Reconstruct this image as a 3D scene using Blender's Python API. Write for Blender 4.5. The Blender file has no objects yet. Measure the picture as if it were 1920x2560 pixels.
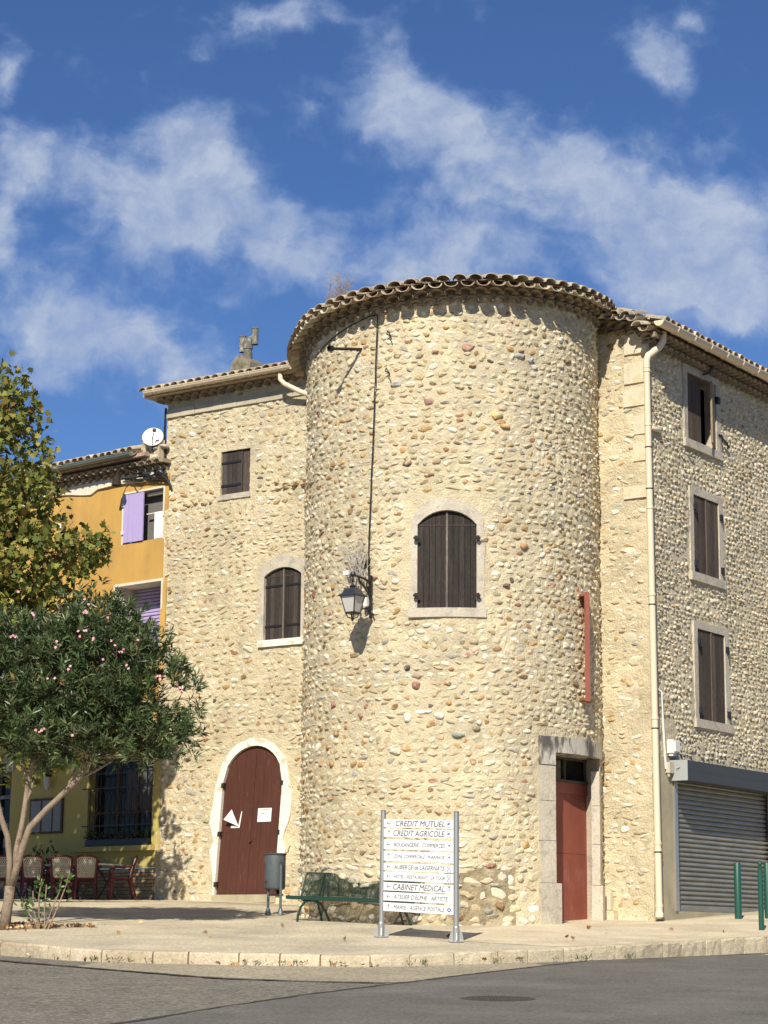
import bpy, bmesh, math, random
import numpy as np
from mathutils import Vector, Matrix
random.seed(7); RNG = np.random.default_rng(11)
scene = bpy.context.scene
COL = scene.collection
PI = math.pi
R_ = math.radians
# ------------------------------------------------------------------ camera
cam_d = bpy.data.cameras.new('camera'); cam = bpy.data.objects.new('camera', cam_d); COL.objects.link(cam)
cam_d.sensor_fit = 'VERTICAL'; cam_d.sensor_height = 36.0; cam_d.lens = 76.47
cam_d.clip_start = 0.3; cam_d.clip_end = 6000
_p, _r = R_(11.28), R_(0.47)
_F = Vector((0, math.cos(_p), math.sin(_p))); _U = Vector((0, -math.sin(_p), math.cos(_p))); _X = Vector((1, 0, 0))
_X2 = math.cos(_r)*_X + math.sin(_r)*_U; _U2 = math.cos(_r)*_U - math.sin(_r)*_X
_m = Matrix((_X2, _U2, -_F)).transposed().to_4x4(); _m.translation = Vector((0, 0, 1.75))
cam.matrix_world = _m
scene.camera = cam
# ------------------------------------------------------------------ light
SUN_H = Vector((-0.205, -0.979)).normalized(); SUN_EL = R_(37)
S = Vector((SUN_H.x*math.cos(SUN_EL), SUN_H.y*math.cos(SUN_EL), math.sin(SUN_EL)))
sd = bpy.data.lights.new('sun', 'SUN'); sun = bpy.data.objects.new('sun', sd); COL.objects.link(sun)
sd.energy = 4.6; sd.angle = R_(0.55); sd.color = (1.0, 0.93, 0.80)
sun.rotation_euler = S.to_track_quat('Z', 'Y').to_euler()
world = bpy.data.worlds.new('World'); scene.world = world; world.use_nodes = True
WN, WL = world.node_tree.nodes, world.node_tree.links
for n in list(WN): WN.remove(n)
def wn(t, **kw):
    n = WN.new(t)
    for k, v in kw.items(): setattr(n, k, v)
    return n
def wm(op, a, b=None, c=None, clamp=False):
    n = wn('ShaderNodeMath', operation=op); n.use_clamp = clamp
    for i, v in enumerate((a, b, c)):
        if v is None: continue
        if isinstance(v, (int, float)): n.inputs[i].default_value = v
        else: WL.new(v, n.inputs[i])
    return n.outputs[0]
sky = wn('ShaderNodeTexSky', sky_type='NISHITA'); sky.sun_disc = False
sky.sun_elevation = SUN_EL; sky.sun_rotation = math.atan2(S.x, S.y); sky.air_density = 1.0; sky.dust_density = 0.0; sky.ozone_density = 3.0; sky.altitude = 1500
hs = wn('ShaderNodeMixRGB', blend_type='MULTIPLY'); hs.inputs[0].default_value = 1; hs.inputs[2].default_value = (.53, .70, .95, 1)
WL.new(sky.outputs[0], hs.inputs[1])
tc = wn('ShaderNodeTexCoord'); sx = wn('ShaderNodeSeparateXYZ'); WL.new(tc.outputs['Generated'], sx.inputs[0])
yy = wm('MAXIMUM', wm('ABSOLUTE', sx.outputs[1]), 0.08)
u_ = wm('DIVIDE', sx.outputs[0], yy); v_ = wm('DIVIDE', sx.outputs[2], yy)
cx = wn('ShaderNodeCombineXYZ'); WL.new(u_, cx.inputs[0]); WL.new(v_, cx.inputs[1])
warp = wn('ShaderNodeTexNoise'); warp.inputs['Scale'].default_value = 16; warp.inputs['Detail'].default_value = 5; warp.inputs['Roughness'].default_value = .6
WL.new(cx.outputs[0], warp.inputs['Vector'])
wsub = wn('ShaderNodeVectorMath', operation='SUBTRACT'); WL.new(warp.outputs['Color'], wsub.inputs[0]); wsub.inputs[1].default_value = (.5, .5, .5)
wsc = wn('ShaderNodeVectorMath', operation='SCALE'); WL.new(wsub.outputs[0], wsc.inputs[0]); wsc.inputs['Scale'].default_value = 0.03
wad = wn('ShaderNodeVectorMath', operation='ADD'); WL.new(cx.outputs[0], wad.inputs[0]); WL.new(wsc.outputs[0], wad.inputs[1])
BLOBS = [(-0.108, 0.345, 0.040, 0.026, 1.15), (-0.085, 0.360, 0.028, 0.018, .8), (-0.1, 0.388, 0.030, 0.018, 0.85), (-0.172, 0.372, 0.030, 0.020, 0.75), (-0.165, 0.300, 0.030, 0.020, 0.85), (0.002, 0.420, 0.018, 0.026, 0.85), (0.021, 0.393, 0.036, 0.020, 0.9), (0.134, 0.430, 0.021, 0.022, 0.8), (0.150, 0.447, 0.012, 0.008, 0.5), (0.085, 0.378, 0.030, 0.018, 0.6), (0.112, 0.352, 0.050, 0.028, 0.95), (0.160, 0.340, 0.036, 0.034, 0.95), (0.010, 0.325, 0.032, 0.030, 0.85), (-0.046, 0.325, 0.024, 0.026, 0.95), (-0.125, 0.280, 0.030, 0.018, 0.8), (-0.095, 0.272, 0.030, 0.018, 0.65), (-0.052, 0.447, 0.026, 0.011, 0.6), (-0.075, 0.432, 0.018, 0.012, 0.35), (0.143, 0.308, 0.050, 0.020, 0.8), (-0.188, 0.412, 0.010, 0.020, 0.7), (-0.105, 0.446, 0.030, 0.010, 0.4), (-0.187, 0.331, 0.012, 0.020, 0.85), (0.042, 0.368, 0.020, 0.022, 0.7), (-0.042, 0.405, 0.012, 0.014, 0.5), (-0.075, 0.257, 0.024, 0.013, 0.55), (-0.17, 0.262, 0.02, 0.012, 0.6), (-0.150, 0.285, .022, .014, .5), (0.175, 0.30, .025, .018, .5), (0.06, 0.330, 0.03, 0.02, 0.55),
         (-.35,.35,.08,.04,.8), (.38,.3,.09,.05,.8), (.3,.5,.07,.05,.6), (-.4,.55,.1,.06,.6), (0,.7,.2,.08,.5)]
acc = None
for (bu, bv, ru, rv, w) in BLOBS:
    s_ = wn('ShaderNodeVectorMath', operation='SUBTRACT'); WL.new(wad.outputs[0], s_.inputs[0]); s_.inputs[1].default_value = (bu, bv, 0)
    m_ = wn('ShaderNodeVectorMath', operation='MULTIPLY'); WL.new(s_.outputs[0], m_.inputs[0]); m_.inputs[1].default_value = (1/ru, 1/rv, 0)
    dt = wn('ShaderNodeVectorMath', operation='DOT_PRODUCT'); WL.new(m_.outputs[0], dt.inputs[0]); WL.new(m_.outputs[0], dt.inputs[1])
    g = wm('EXPONENT', wm('MULTIPLY', dt.outputs['Value'], -1.0))
    acc = wm('MULTIPLY', g, w) if acc is None else wm('MULTIPLY_ADD', g, w, acc)
acc = wm('MINIMUM', acc, 1.2)
def wnoise(scale, det, rough, sy=1.4, off=0, src=None, ntype=None):
    mp = wn('ShaderNodeMapping'); mp.inputs['Scale'].default_value = (1, sy, 1); mp.inputs['Location'].default_value = (off, off*.7, off*.3)
    WL.new(src if src is not None else cx.outputs[0], mp.inputs['Vector'])
    n = wn('ShaderNodeTexNoise'); n.inputs['Scale'].default_value = scale; n.inputs['Detail'].default_value = det; n.inputs['Roughness'].default_value = rough
    WL.new(mp.outputs[0], n.inputs['Vector']); return n.outputs[0]
n1_ = wnoise(30, 7, .50, 1.15, 1.9, wad.outputs[0]); n2_ = wnoise(75, 6, .55, 1.1, 3.1, wad.outputs[0]); n3_ = wnoise(13, 3, .5, 1.2, 7.7)
dens = wm('ADD', wm('MULTIPLY', acc, 1.3), wm('MULTIPLY', wm('SUBTRACT', n1_, .5), 2.0))
dens = wm('ADD', dens, wm('MULTIPLY', wm('SUBTRACT', n2_, .5), 1.0))
dens = wm('ADD', dens, wm('MULTIPLY', wm('SUBTRACT', n3_, .5), .5))
mr = wn('ShaderNodeMapRange', interpolation_type='SMOOTHSTEP'); mr.inputs['From Min'].default_value = .22; mr.inputs['From Max'].default_value = 1.36
mr.inputs['To Min'].default_value = 0; mr.inputs['To Max'].default_value = 0.95; WL.new(dens, mr.inputs['Value'])
n4_ = wnoise(48, 6, .62, 1.1, 5.3, wad.outputs[0])
md = wn('ShaderNodeMapRange'); md.inputs['From Min'].default_value = .33; md.inputs['From Max'].default_value = .66; md.inputs['To Min'].default_value = .66; md.inputs['To Max'].default_value = 1.0; WL.new(n4_, md.inputs['Value'])
cf = wm('MULTIPLY', mr.outputs[0], md.outputs[0])
cc = wn('ShaderNodeMixRGB'); cc.inputs[1].default_value = (2.6, 3.8, 6.6, 1); cc.inputs[2].default_value = (4.9, 5.6, 6.9, 1)
WL.new(cf, cc.inputs[0])
mxs = wn('ShaderNodeMixRGB'); WL.new(cf, mxs.inputs[0]); WL.new(hs.outputs[0], mxs.inputs[1]); WL.new(cc.outputs[0], mxs.inputs[2])
bg = wn('ShaderNodeBackground'); bg.inputs['Strength'].default_value = 0.08
WL.new(mxs.outputs[0], bg.inputs['Color'])
wo = wn('ShaderNodeOutputWorld'); WL.new(bg.outputs[0], wo.inputs['Surface'])
scene.view_settings.view_transform = 'Standard'; scene.view_settings.look = 'None'
scene.view_settings.exposure = 0.36; scene.view_settings.gamma = 1.0
scene.render.engine = 'CYCLES'
# ------------------------------------------------------------------ materials
def mk(name, col, rough=.8, var=.18, vscale=5.0, fine=.12, fscale=60.0, bump=.0, bscale=40.0, metal=0.0, attr=False, spec=.3, stretch=(1, 1, 1), tint=None, tmask=(.45, .7), tscale=1.2, bdist=.02, big=None):
    m = bpy.data.materials.new(name); m.use_nodes = True
    N, L = m.node_tree.nodes, m.node_tree.links
    bs = N['Principled BSDF']
    bs.inputs['Roughness'].default_value = rough; bs.inputs['Metallic'].default_value = metal
    bs.inputs['Specular IOR Level'].default_value = spec
    tcn = N.new('ShaderNodeTexCoord'); mp = N.new('ShaderNodeMapping'); mp.inputs['Scale'].default_value = stretch
    L.new(tcn.outputs['Object'], mp.inputs['Vector'])
    def noise(sc, det=4, ro=.55):
        n = N.new('ShaderNodeTexNoise'); n.inputs['Scale'].default_value = sc; n.inputs['Detail'].default_value = det; n.inputs['Roughness'].default_value = ro
        L.new(mp.outputs[0], n.inputs['Vector']); return n.outputs[0]
    def mrange(s, a, b):
        r = N.new('ShaderNodeMapRange'); r.inputs['From Min'].default_value = .25; r.inputs['From Max'].default_value = .75
        r.inputs['To Min'].default_value = a; r.inputs['To Max'].default_value = b; L.new(s, r.inputs['Value']); return r.outputs[0]
    if attr:
        at = N.new('ShaderNodeAttribute'); at.attribute_name = 'Col'; base = at.outputs['Color']
    else:
        rgb = N.new('ShaderNodeRGB'); rgb.outputs[0].default_value = (*col, 1); base = rgb.outputs[0]
    if tint is not None:
        r = N.new('ShaderNodeMapRange'); r.interpolation_type = 'SMOOTHSTEP'; r.inputs['From Min'].default_value = tmask[0]; r.inputs['From Max'].default_value = tmask[1]
        L.new(noise(tscale, 6, .6), r.inputs['Value'])
        mx = N.new('ShaderNodeMixRGB'); L.new(r.outputs[0], mx.inputs[0]); L.new(base, mx.inputs[1]); mx.inputs[2].default_value = (*tint, 1); base = mx.outputs[0]
    def mulv(c, s):
        v = N.new('ShaderNodeVectorMath'); v.operation = 'SCALE'; L.new(c, v.inputs[0]); L.new(s, v.inputs['Scale']); return v.outputs[0]
    if var: base = mulv(base, mrange(noise(vscale), 1-var, 1+var))
    if fine: base = mulv(base, mrange(noise(fscale, 3, .6), 1-fine, 1+fine))
    if big:
        mb_ = N.new('ShaderNodeMapping'); mb_.inputs['Scale'].default_value = (1, 1, .35); L.new(tcn.outputs['Object'], mb_.inputs['Vector'])
        nb = N.new('ShaderNodeTexNoise'); nb.inputs['Scale'].default_value = big[0]*2.4; nb.inputs['Detail'].default_value = 6; nb.inputs['Roughness'].default_value = .6; L.new(mb_.outputs[0], nb.inputs['Vector'])
        base = mulv(base, mrange(nb.outputs[0], 1-big[1], 1+big[1]))
    L.new(base, bs.inputs['Base Color'])
    if bump:
        b = N.new('ShaderNodeBump'); b.inputs['Strength'].default_value = bump; b.inputs['Distance'].default_value = bdist
        L.new(noise(bscale, 5, .6), b.inputs['Height']); L.new(b.outputs[0], bs.inputs['Normal'])
    return m
M = {}
M['mortar'] = mk('mortar', (.63, .54, .36), .95, .14, 2.5, .16, 38, 1.0, 24, tint=(.52, .45, .31), tscale=.9, big=(.45, .14), spec=.1, bdist=.04)
M['mortargrey'] = mk('grey_beige_mortar', (.62, .54, .38), .95, .14, 2.5, .16, 38, 1.0, 24, tint=(.54, .475, .34), tscale=.9, big=(.45, .12), spec=.1, bdist=.04)
M['roughmortar'] = mk('dark_rubble_mortar', (.34, .28, .18), .95, .25, 5, .2, 38, 1.0, 20, tint=(.50, .42, .27), tscale=3, tmask=(.5, .62), spec=.1, bdist=.05)
M['stone'] = mk('rubble_stone', (1, 1, 1), .85, .12, 9, .16, 70, .6, 55, attr=True, spec=.1, tint=(.60, .51, .34), tmask=(.50, .63), tscale=10, big=(.45, .14))
M['dressed'] = mk('dressed_limestone', (.55, .49, .385), .88, .20, 5, .14, 45, .7, 26, spec=.15, tint=(.36, .33, .275), tmask=(.48, .66), tscale=5, big=(1.2, .15))
M['whitesurround'] = mk('whitewashed_stone', (.82, .78, .67), .85, .08, 5, .08, 40, .6, 24, spec=.2, tint=(.60, .50, .36), tmask=(.55, .64), tscale=5)
M['quoinpale'] = mk('pale_quoin_stone', (.66, .585, .43), .88, .16, 5, .12, 50, .6, 30, spec=.15, tint=(.55, .465, .30), tmask=(.5, .62), tscale=5)
M['darklintel'] = mk('stained_limestone', (.52, .48, .40), .9, .2, 6, .12, 60, .4, 45, spec=.2, tint=(.12, .11, .10), tmask=(.42, .6), tscale=5, stretch=(1, 1, .35))
M['oldwood'] = mk('weathered_dark_wood', (1, 1, 1), .8, .35, 2.2, .5, 16, .5, 30, attr=True, spec=.3, stretch=(9, 9, .7))
M['brownpaint'] = mk('brown_painted_boards', (.085, .030, .019), .62, .15, 2, .2, 22, .25, 25, attr=False, spec=.3, stretch=(7, 7, .6), tint=(.20, .11, .085), tmask=(.60, .78), tscale=5, big=(.8, .18))
M['redpaint'] = mk('red_painted_metal', (.27, .078, .05), .65, .12, 3, .08, 30, spec=.3, tint=(.36, .13, .09), tscale=2.2, tmask=(.48, .7), stretch=(1, 1, .5), big=(1, .12))
M['iron'] = mk('black_wrought_iron', (.018, .018, .02), .45, .1, 9, .1, 40, spec=.5)
M['rust'] = mk('rusty_hinge_iron', (.035, .024, .018), .8, .3, 20, .2, 60)
M['tile'] = mk('clay_roof_tile', (1, 1, 1), .9, .22, 7, .22, 55, .6, 40, attr=True, spec=.15, tint=(.50, .45, .33), tmask=(.5, .66), tscale=6)
M['genoise'] = mk('eave_corbel_tile', (1, 1, 1), .95, .2, 4, .15, 40, .4, 30, spec=.1, attr=True)
M['gutterpvc'] = mk('beige_gutter', (.72, .60, .43), .45, .03, 3, .02, 50, spec=.4)
M['zinc'] = mk('zinc_gutter', (.20, .235, .215), .5, .12, 4, .08, 30, metal=.3)
M['ochre'] = mk('ochre_render', (.57, .345, .10), .92, .10, 1.2, .07, 60, .15, 60, spec=.1, tint=(.44, .27, .095), tscale=.9, stretch=(1, 1, .45), big=(.6, .1))
M['cowl'] = mk('sooty_cowl_cement', (.15, .145, .12), .85, .3, 7, .15, 50, .3, 40, tint=(.34, .32, .26), tmask=(.5, .62), tscale=9)
M['mossystone'] = mk('mossy_chimney_stone', (.24, .21, .15), .95, .3, 8, .2, 50, .8, 20, tint=(.14, .13, .08), tscale=5)
M['mottledband'] = mk('mottled_pale_band', (.50, .44, .32), .9, .2, 4, .12, 50, .4, 40, tint=(.36, .32, .24), tscale=2)  # pale stone broken up by darker patches
M['lemon'] = mk('pale_yellow_render', (.47, .38, .13), .92, .08, 1.2, .05, 60, .15, 60, spec=.1)
M['whiteplaster'] = mk('white_plaster_trim', (.72, .66, .52), .9, .1, 5, .08, 50, .2, 40)
M['lavender'] = mk('lavender_paint', (.44, .36, .62), .6, .06, 3, .05, 30, spec=.3, stretch=(6, 6, 1))
M['glass'] = mk('dark_window_glass', (.010, .011, .010), .12, 0, 1, 0, 1, spec=.22)
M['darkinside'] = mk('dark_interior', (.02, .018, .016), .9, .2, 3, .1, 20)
M['curtain'] = mk('pale_curtain', (.10, .10, .095), .9, .15, 4, .1, 30, stretch=(8, 8, .5))
M['menupaper'] = mk('shade_toned_menu_paper', (.25, .25, .24), .7, .08, 6, .03, 60)  # restaurant papers darkened, the wall's deep shade put into their colour
M['greyroom'] = mk('grey_room_interior', (.16, .15, .14), .9, .1, 3, .1, 20)
M['concrete'] = mk('weathered_concrete', (.42, .37, .25), .92, .14, 2.2, .12, 60, .3, 40, spec=.15, tint=(.33, .29, .20), tscale=1.6)
M['greymetal'] = mk('galvanised_slats', (.27, .262, .225), .5, .2, 2.5, .14, 25, metal=.25, stretch=(1, 1, 5), spec=.4)
M['boxgrey'] = mk('dark_grey_powder_coat', (.055, .06, .062), .5, .05, 3, .03, 30)
M['boxlight'] = mk('light_grey_end_cap', (.36, .37, .36), .5, .05, 3, .03, 30)
M['whiteplastic'] = mk('white_plastic', (.72, .70, .64), .5, .05, 5, .03, 40, spec=.4)
M['white'] = mk('white_enamel', (.86, .86, .85), .35, .02, 5, .01, 40, spec=.4)
M['lettering'] = mk('grey_lettering', (.11, .11, .12), .5, 0, 1, 0, 1)
M['bluepict'] = mk('blue_pictogram', (.10, .13, .30), .5, 0, 1, 0, 1)
M['alu'] = mk('brushed_aluminium', (.50, .48, .44), .38, .05, 8, .05, 60, metal=.75, stretch=(1, 1, .2))
M['greenpaint'] = mk('dark_green_paint', (.012, .075, .05), .4, .08, 4, .05, 30, spec=.5)
M['benchgreen'] = mk('bench_green_paint', (.015, .046, .033), .45, .12, 5, .08, 30, spec=.4)
M['binmetal'] = mk('weathered_bin_steel', (.14, .165, .17), .5, .12, 3, .12, 25, metal=.4, tint=(.035, .04, .045), tmask=(.55, .66), tscale=3.5)
M['pvcred'] = mk('dark_red_plastic', (.12, .018, .016), .45, .06, 4, .03, 40, spec=.4)
M['cream'] = mk('cream_plastic_lattice', (.52, .46, .35), .5, .05, 4, .03, 40)
M['brick'] = mk('tan_brick', (1, 1, 1), .9, .12, 7, .15, 60, .4, 50, attr=True, spec=.1)
M['bark'] = mk('pale_smooth_bark', (.27, .205, .145), .85, .25, 6, .2, 30, .6, 30, tint=(.14, .10, .07), tmask=(.55, .68), tscale=9)
M['darkbark'] = mk('dark_bark', (.10, .075, .05), .9, .2, 6, .2, 30, .5, 30)
M['leaf'] = mk('glossy_leaf', (1, 1, 1), .38, .12, 3, 0, 1, attr=True, spec=.5)
M['leafmatt'] = mk('broad_leaf', (1, 1, 1), .55, .12, 3, 0, 1, attr=True, spec=.3)
M['doorgrey'] = mk('grey_door_frame', (.15, .15, .145), .6, .05, 3, .03, 30)
M['petal'] = mk('pink_petal', (.78, .36, .42), .6, .15, 30, 0, 1)
M['twig'] = mk('dry_twig', (.36, .27, .20), .9, .2, 5, .1, 40)
M['greytwig'] = mk('grey_dead_twig', (.46, .42, .36), .9, .2, 5, .1, 40)
M['soil'] = mk('planting_soil', (.20, .14, .09), .95, .3, 6, .25, 40, .8, 30)
M['dryleaf'] = mk('dry_leaf', (1, 1, 1), .8, .15, 6, 0, 1, attr=True)
M['castiron'] = mk('worn_cast_iron', (.075, .065, .05), .6, .15, 8, .3, 90, .6, 70, metal=.2)
M['paper'] = mk('white_paper', (.80, .79, .76), .7, .03, 9, .02, 60)
M['lampglass'] = mk('frosted_lamp_glass', (.52, .50, .46), .35, .05, 6, .03, 40, spec=.5)
M['lampblue'] = mk('lantern_hood_metal', (.03, .034, .045), .35, .1, 6, .05, 30, spec=.6)
M['blackplastic'] = mk('black_cable', (.02, .018, .016), .6, .1, 6, .1, 40)
M['maroon'] = mk('maroon_panel', (.06, .012, .02), .6, .1, 6, .05, 40)
# leaves let a little light through
for k_ in ('leaf', 'leafmatt'):
    nt = M[k_].node_tree; bs = nt.nodes['Principled BSDF']
    tr = nt.nodes.new('ShaderNodeBsdfTranslucent'); mx = nt.nodes.new('ShaderNodeMixShader'); mx.inputs[0].default_value = .22
    src = bs.inputs['Base Color'].links[0].from_socket
    nt.links.new(src, tr.inputs['Color']); nt.links.new(bs.outputs[0], mx.inputs[1]); nt.links.new(tr.outputs[0], mx.inputs[2])
    nt.links.new(mx.outputs[0], nt.nodes['Material Output'].inputs['Surface'])
# ------------------------------------------------------------------ helpers
def world_loc(o):
    v = Vector((0, 0, 0))
    while o is not None: v += o.location; o = o.parent
    return v
class MB:
    def __init__(s): s.v = []; s.f = []; s.m = []; s.c = []; s.usec = False
    def add(s, vs, fs, mi=0, col=None):
        b = len(s.v); s.v.extend([tuple(p) for p in vs]); s.f.extend([tuple(i+b for i in f) for f in fs]); s.m.extend([mi]*len(fs))
        if col is not None: s.usec = True
        s.c.extend([col if col is not None else (.5, .5, .5)]*len(vs))
    def box(s, W, s0, s1, z0, z1, o0, o1, mi=0, col=None, ns=1):
        vs = []; fs = []
        for i in range(ns+1):
            t = s0+(s1-s0)*i/ns
            vs += [W(t, z0, o0), W(t, z1, o0), W(t, z1, o1), W(t, z0, o1)]
        for i in range(ns):
            a = 4*i; b = a+4
            for k in range(4): fs.append((a+k, a+(k+1) % 4, b+(k+1) % 4, b+k))
        fs += [(3, 2, 1, 0), (4*ns, 4*ns+1, 4*ns+2, 4*ns+3)]
        s.add(vs, fs, mi, col)
    def prism(s, W, poly, o0, o1, mi=0, col=None):
        n = len(poly)
        vs = [W(a, b, o0) for a, b in poly]+[W(a, b, o1) for a, b in poly]
        fs = [tuple(range(n))[::-1], tuple(range(n, 2*n))]+[(i, (i+1) % n, (i+1) % n+n, i+n) for i in range(n)]
        s.add(vs, fs, mi, col)
    def ring(s, W, inner, outer, oin, ofr, oout, mi=0, col=None, closed=False):
        n = len(inner); vs = []
        for (a, b), (c, d) in zip(inner, outer): vs += [W(a, b, oin), W(a, b, ofr), W(c, d, ofr), W(c, d, oout)]
        fs = []
        rng = n if closed else n-1
        for i in range(rng):
            a = 4*i; b = 4*((i+1) % n)
            for k in range(3): fs.append((a+k, a+k+1, b+k+1, b+k))
        if not closed: fs += [(0, 1, 2, 3), (4*n-1, 4*n-2, 4*n-3, 4*n-4)]
        s.add(vs, fs, mi, col)
    def tube(s, pts, rad, n=8, mi=0, col=None, cap=True):
        pts = [Vector(p) for p in pts]; k = len(pts)
        rr = rad if isinstance(rad, (list, tuple)) else [rad]*k
        vs = []; up0 = None
        for i, p in enumerate(pts):
            d = (pts[min(i+1, k-1)]-pts[max(i-1, 0)])
            d = d.normalized() if d.length > 1e-9 else Vector((0, 0, 1))
            if up0 is None:
                up0 = Vector((0, 0, 1)) if abs(d.z) < .9 else Vector((1, 0, 0))
            a = d.cross(up0)
            if a.length < 1e-6: a = d.cross(Vector((0, 1, 0)))
            a.normalize(); b = a.cross(d).normalized(); up0 = b
            for j in range(n):
                t = 2*PI*j/n; vs.append(p+a*math.cos(t)*rr[i]+b*math.sin(t)*rr[i])
        fs = []
        for i in range(k-1):
            for j in range(n): fs.append((i*n+j, i*n+(j+1) % n, (i+1)*n+(j+1) % n, (i+1)*n+j))
        if cap: fs += [tuple(range(n))[::-1], tuple(range((k-1)*n, k*n))]
        s.add(vs, fs, mi, col)
    def lathe(s, c, prof, n=20, mi=0, col=None, cap=True):
        c = Vector(c); vs = []
        for r, z in prof:
            for j in range(n):
                t = 2*PI*j/n; vs.append((c.x+r*math.cos(t), c.y+r*math.sin(t), c.z+z))
        k = len(prof); fs = [(i*n+j, i*n+(j+1) % n, (i+1)*n+(j+1) % n, (i+1)*n+j) for i in range(k-1) for j in range(n)]
        if cap: fs += [tuple(range(n))[::-1], tuple(range((k-1)*n, k*n))]
        s.add(vs, fs, mi, col)
    def build(s, name, mats, parent=None, loc=None, smooth=False):
        return np_build(name, np.array(s.v, float), s.f, mats, parent, loc, smooth, s.m, np.array(s.c, float) if s.usec else None)
def np_build(name, V, F, mats, parent=None, loc=None, smooth=False, mi=None, colors=None):
    if not isinstance(mats, (list, tuple)): mats = [mats]
    off = world_loc(parent) if parent is not None else Vector(loc if loc is not None else (0, 0, 0))
    me = bpy.data.meshes.new(name)
    V = V-np.array(off)
    if isinstance(F, np.ndarray):
        n = len(F); k = F.shape[1]
        me.vertices.add(len(V)); me.vertices.foreach_set('co', V.astype(np.float32).ravel())
        me.loops.add(n*k); me.loops.foreach_set('vertex_index', F.astype(np.int32).ravel())
        me.polygons.add(n); me.polygons.foreach_set('loop_start', np.arange(0, n*k, k, dtype=np.int32)); me.polygons.foreach_set('loop_total', np.full(n, k, dtype=np.int32))
        me.update(calc_edges=True)
    else: me.from_pydata(V.tolist(), [], F)
    for m in mats: me.materials.append(m)
    if mi is not None: me.polygons.foreach_set('material_index', np.array(mi, dtype=np.int32))
    if colors is not None:
        a = me.color_attributes.new('Col', 'FLOAT_COLOR', 'POINT')
        c4 = np.ones((len(V), 4), np.float32); c4[:, :3] = colors; a.data.foreach_set('color', c4.ravel())
    if smooth is not False:
        me.polygons.foreach_set('use_smooth', np.ones(len(me.polygons), dtype=bool))
    me.validate(); me.update()
    o = bpy.data.objects.new(name, me); COL.objects.link(o)
    if parent is not None: o.parent = parent
    elif loc is not None: o.location = loc
    if smooth == 'auto':
        try: me.set_sharp_from_angle(angle=R_(38))
        except Exception: pass
    return o
def tag(o, label=None, cat=None, group=None, kind=None):
    if label: o['label'] = label
    if cat: o['category'] = cat
    if group: o['group'] = group
    if kind: o['kind'] = kind
    return o
def thing(name, label, cat, loc, group=None):
    o = bpy.data.objects.new(name, None); COL.objects.link(o); o.location = loc; o.empty_display_size = .2
    return tag(o, label, cat, group)
def copy_tree(o, parent=None):
    c = o.copy(); COL.objects.link(c); c.parent = parent
    for ch in list(o.children): copy_tree(ch, c)
    return c
def vnoise(x, y, seed=0):
    x = np.asarray(x, float); y = np.asarray(y, float)
    xi = np.floor(x).astype(np.int64); yi = np.floor(y).astype(np.int64); fx = x-xi; fy = y-yi
    fx = fx*fx*(3-2*fx); fy = fy*fy*(3-2*fy)
    def h(a, b):
        n = (a*374761393+b*668265263+seed*1442695041) & 0x7fffffff
        n = ((n ^ (n >> 13))*1274126177) & 0x7fffffff
        return ((n ^ (n >> 16)) & 0xffff)/65535.0
    return (h(xi, yi)*(1-fx)+h(xi+1, yi)*fx)*(1-fy)+(h(xi, yi+1)*(1-fx)+h(xi+1, yi+1)*fx)*fy
# wall frames: (s along the wall, world z, o outward) -> world point
AZ1, AZ2, AZ3 = R_(-35.5), R_(55.6), R_(-41)
C0 = (4.97, 40.08); K0 = (-4.83, 47.07)
def planar(c, az):
    ux, uy = math.cos(az), math.sin(az); nx, ny = math.sin(az), -math.cos(az)
    def W(s, z, o): return (c[0]+ux*s+nx*o, c[1]+uy*s+ny*o, z)
    return W
WL_ = planar(C0, AZ1); WR = planar(C0, AZ2); WY = planar(K0, AZ3)
TC = (1.32, 41.15); TR = 2.82
def WT(s, z, o):
    th = s/TR; r = TR+o
    if isinstance(s, np.ndarray): return (TC[0]+r*np.sin(th), TC[1]-r*np.cos(th), z)
    return (TC[0]+r*math.sin(th), TC[1]-r*math.cos(th), z)
def ts(deg): return R_(deg)*TR
def WTe(s, z, o):
    if o > 0: o = o*(1-.30*abs(math.sin(s/TR))**4)
    return WT(s, z, o)
def gz(y): return min(.068*y-.498, 2.66)      # pavement height
def rz(y): return .047*y                       # carriageway height
# ---- stone walling
_bm = bmesh.new(); bmesh.ops.create_icosphere(_bm, subdivisions=2, radius=1.0)
_iv = np.array([v.co[:] for v in _bm.verts]); _if = np.array([[v.index for v in f.verts] for f in _bm.faces]); _bm.free()
_fc = _iv[_if].mean(axis=1); _if = _if[_fc[:, 2] > -0.35]
SHAPES = []
for _k in range(28):
    d = RNG.normal(size=(5, 3)); d /= np.linalg.norm(d, axis=1)[:, None]
    f = 1+sum((.10 if i < 3 else -.14)*np.clip(_iv@d[i], 0, 1)**2*RNG.uniform(.4, 1.5) for i in range(5))
    p = _iv*f[:, None]; e = RNG.uniform(.62, .95)
    p = np.sign(p)*np.abs(p)**e
    for _q in range(7):
        nn = RNG.normal(size=3); nn[2] = abs(nn[2])*.8; nn /= np.linalg.norm(nn); tt = RNG.uniform(.52, .86); p = p-nn*np.maximum(0, p@nn-tt)[:, None]*.85
    p += RNG.normal(size=p.shape)*.05
    SHAPES.append(p)
PAL = dict(rc=(.58, .51, .365), rp=(.66, .59, .45), rg=(.49, .44, .33),
    cream=(.60, .515, .355), pale=(.68, .61, .46), white=(.76, .71, .60), grey=(.43, .40, .33), tan=(.49, .39, .235),
    ochre=(.46, .30, .135), brown=(.33, .205, .11), red=(.37, .18, .12), dark=(.14, .12, .10), olive=(.37, .32, .20), bluegrey=(.40, .40, .37))
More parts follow.
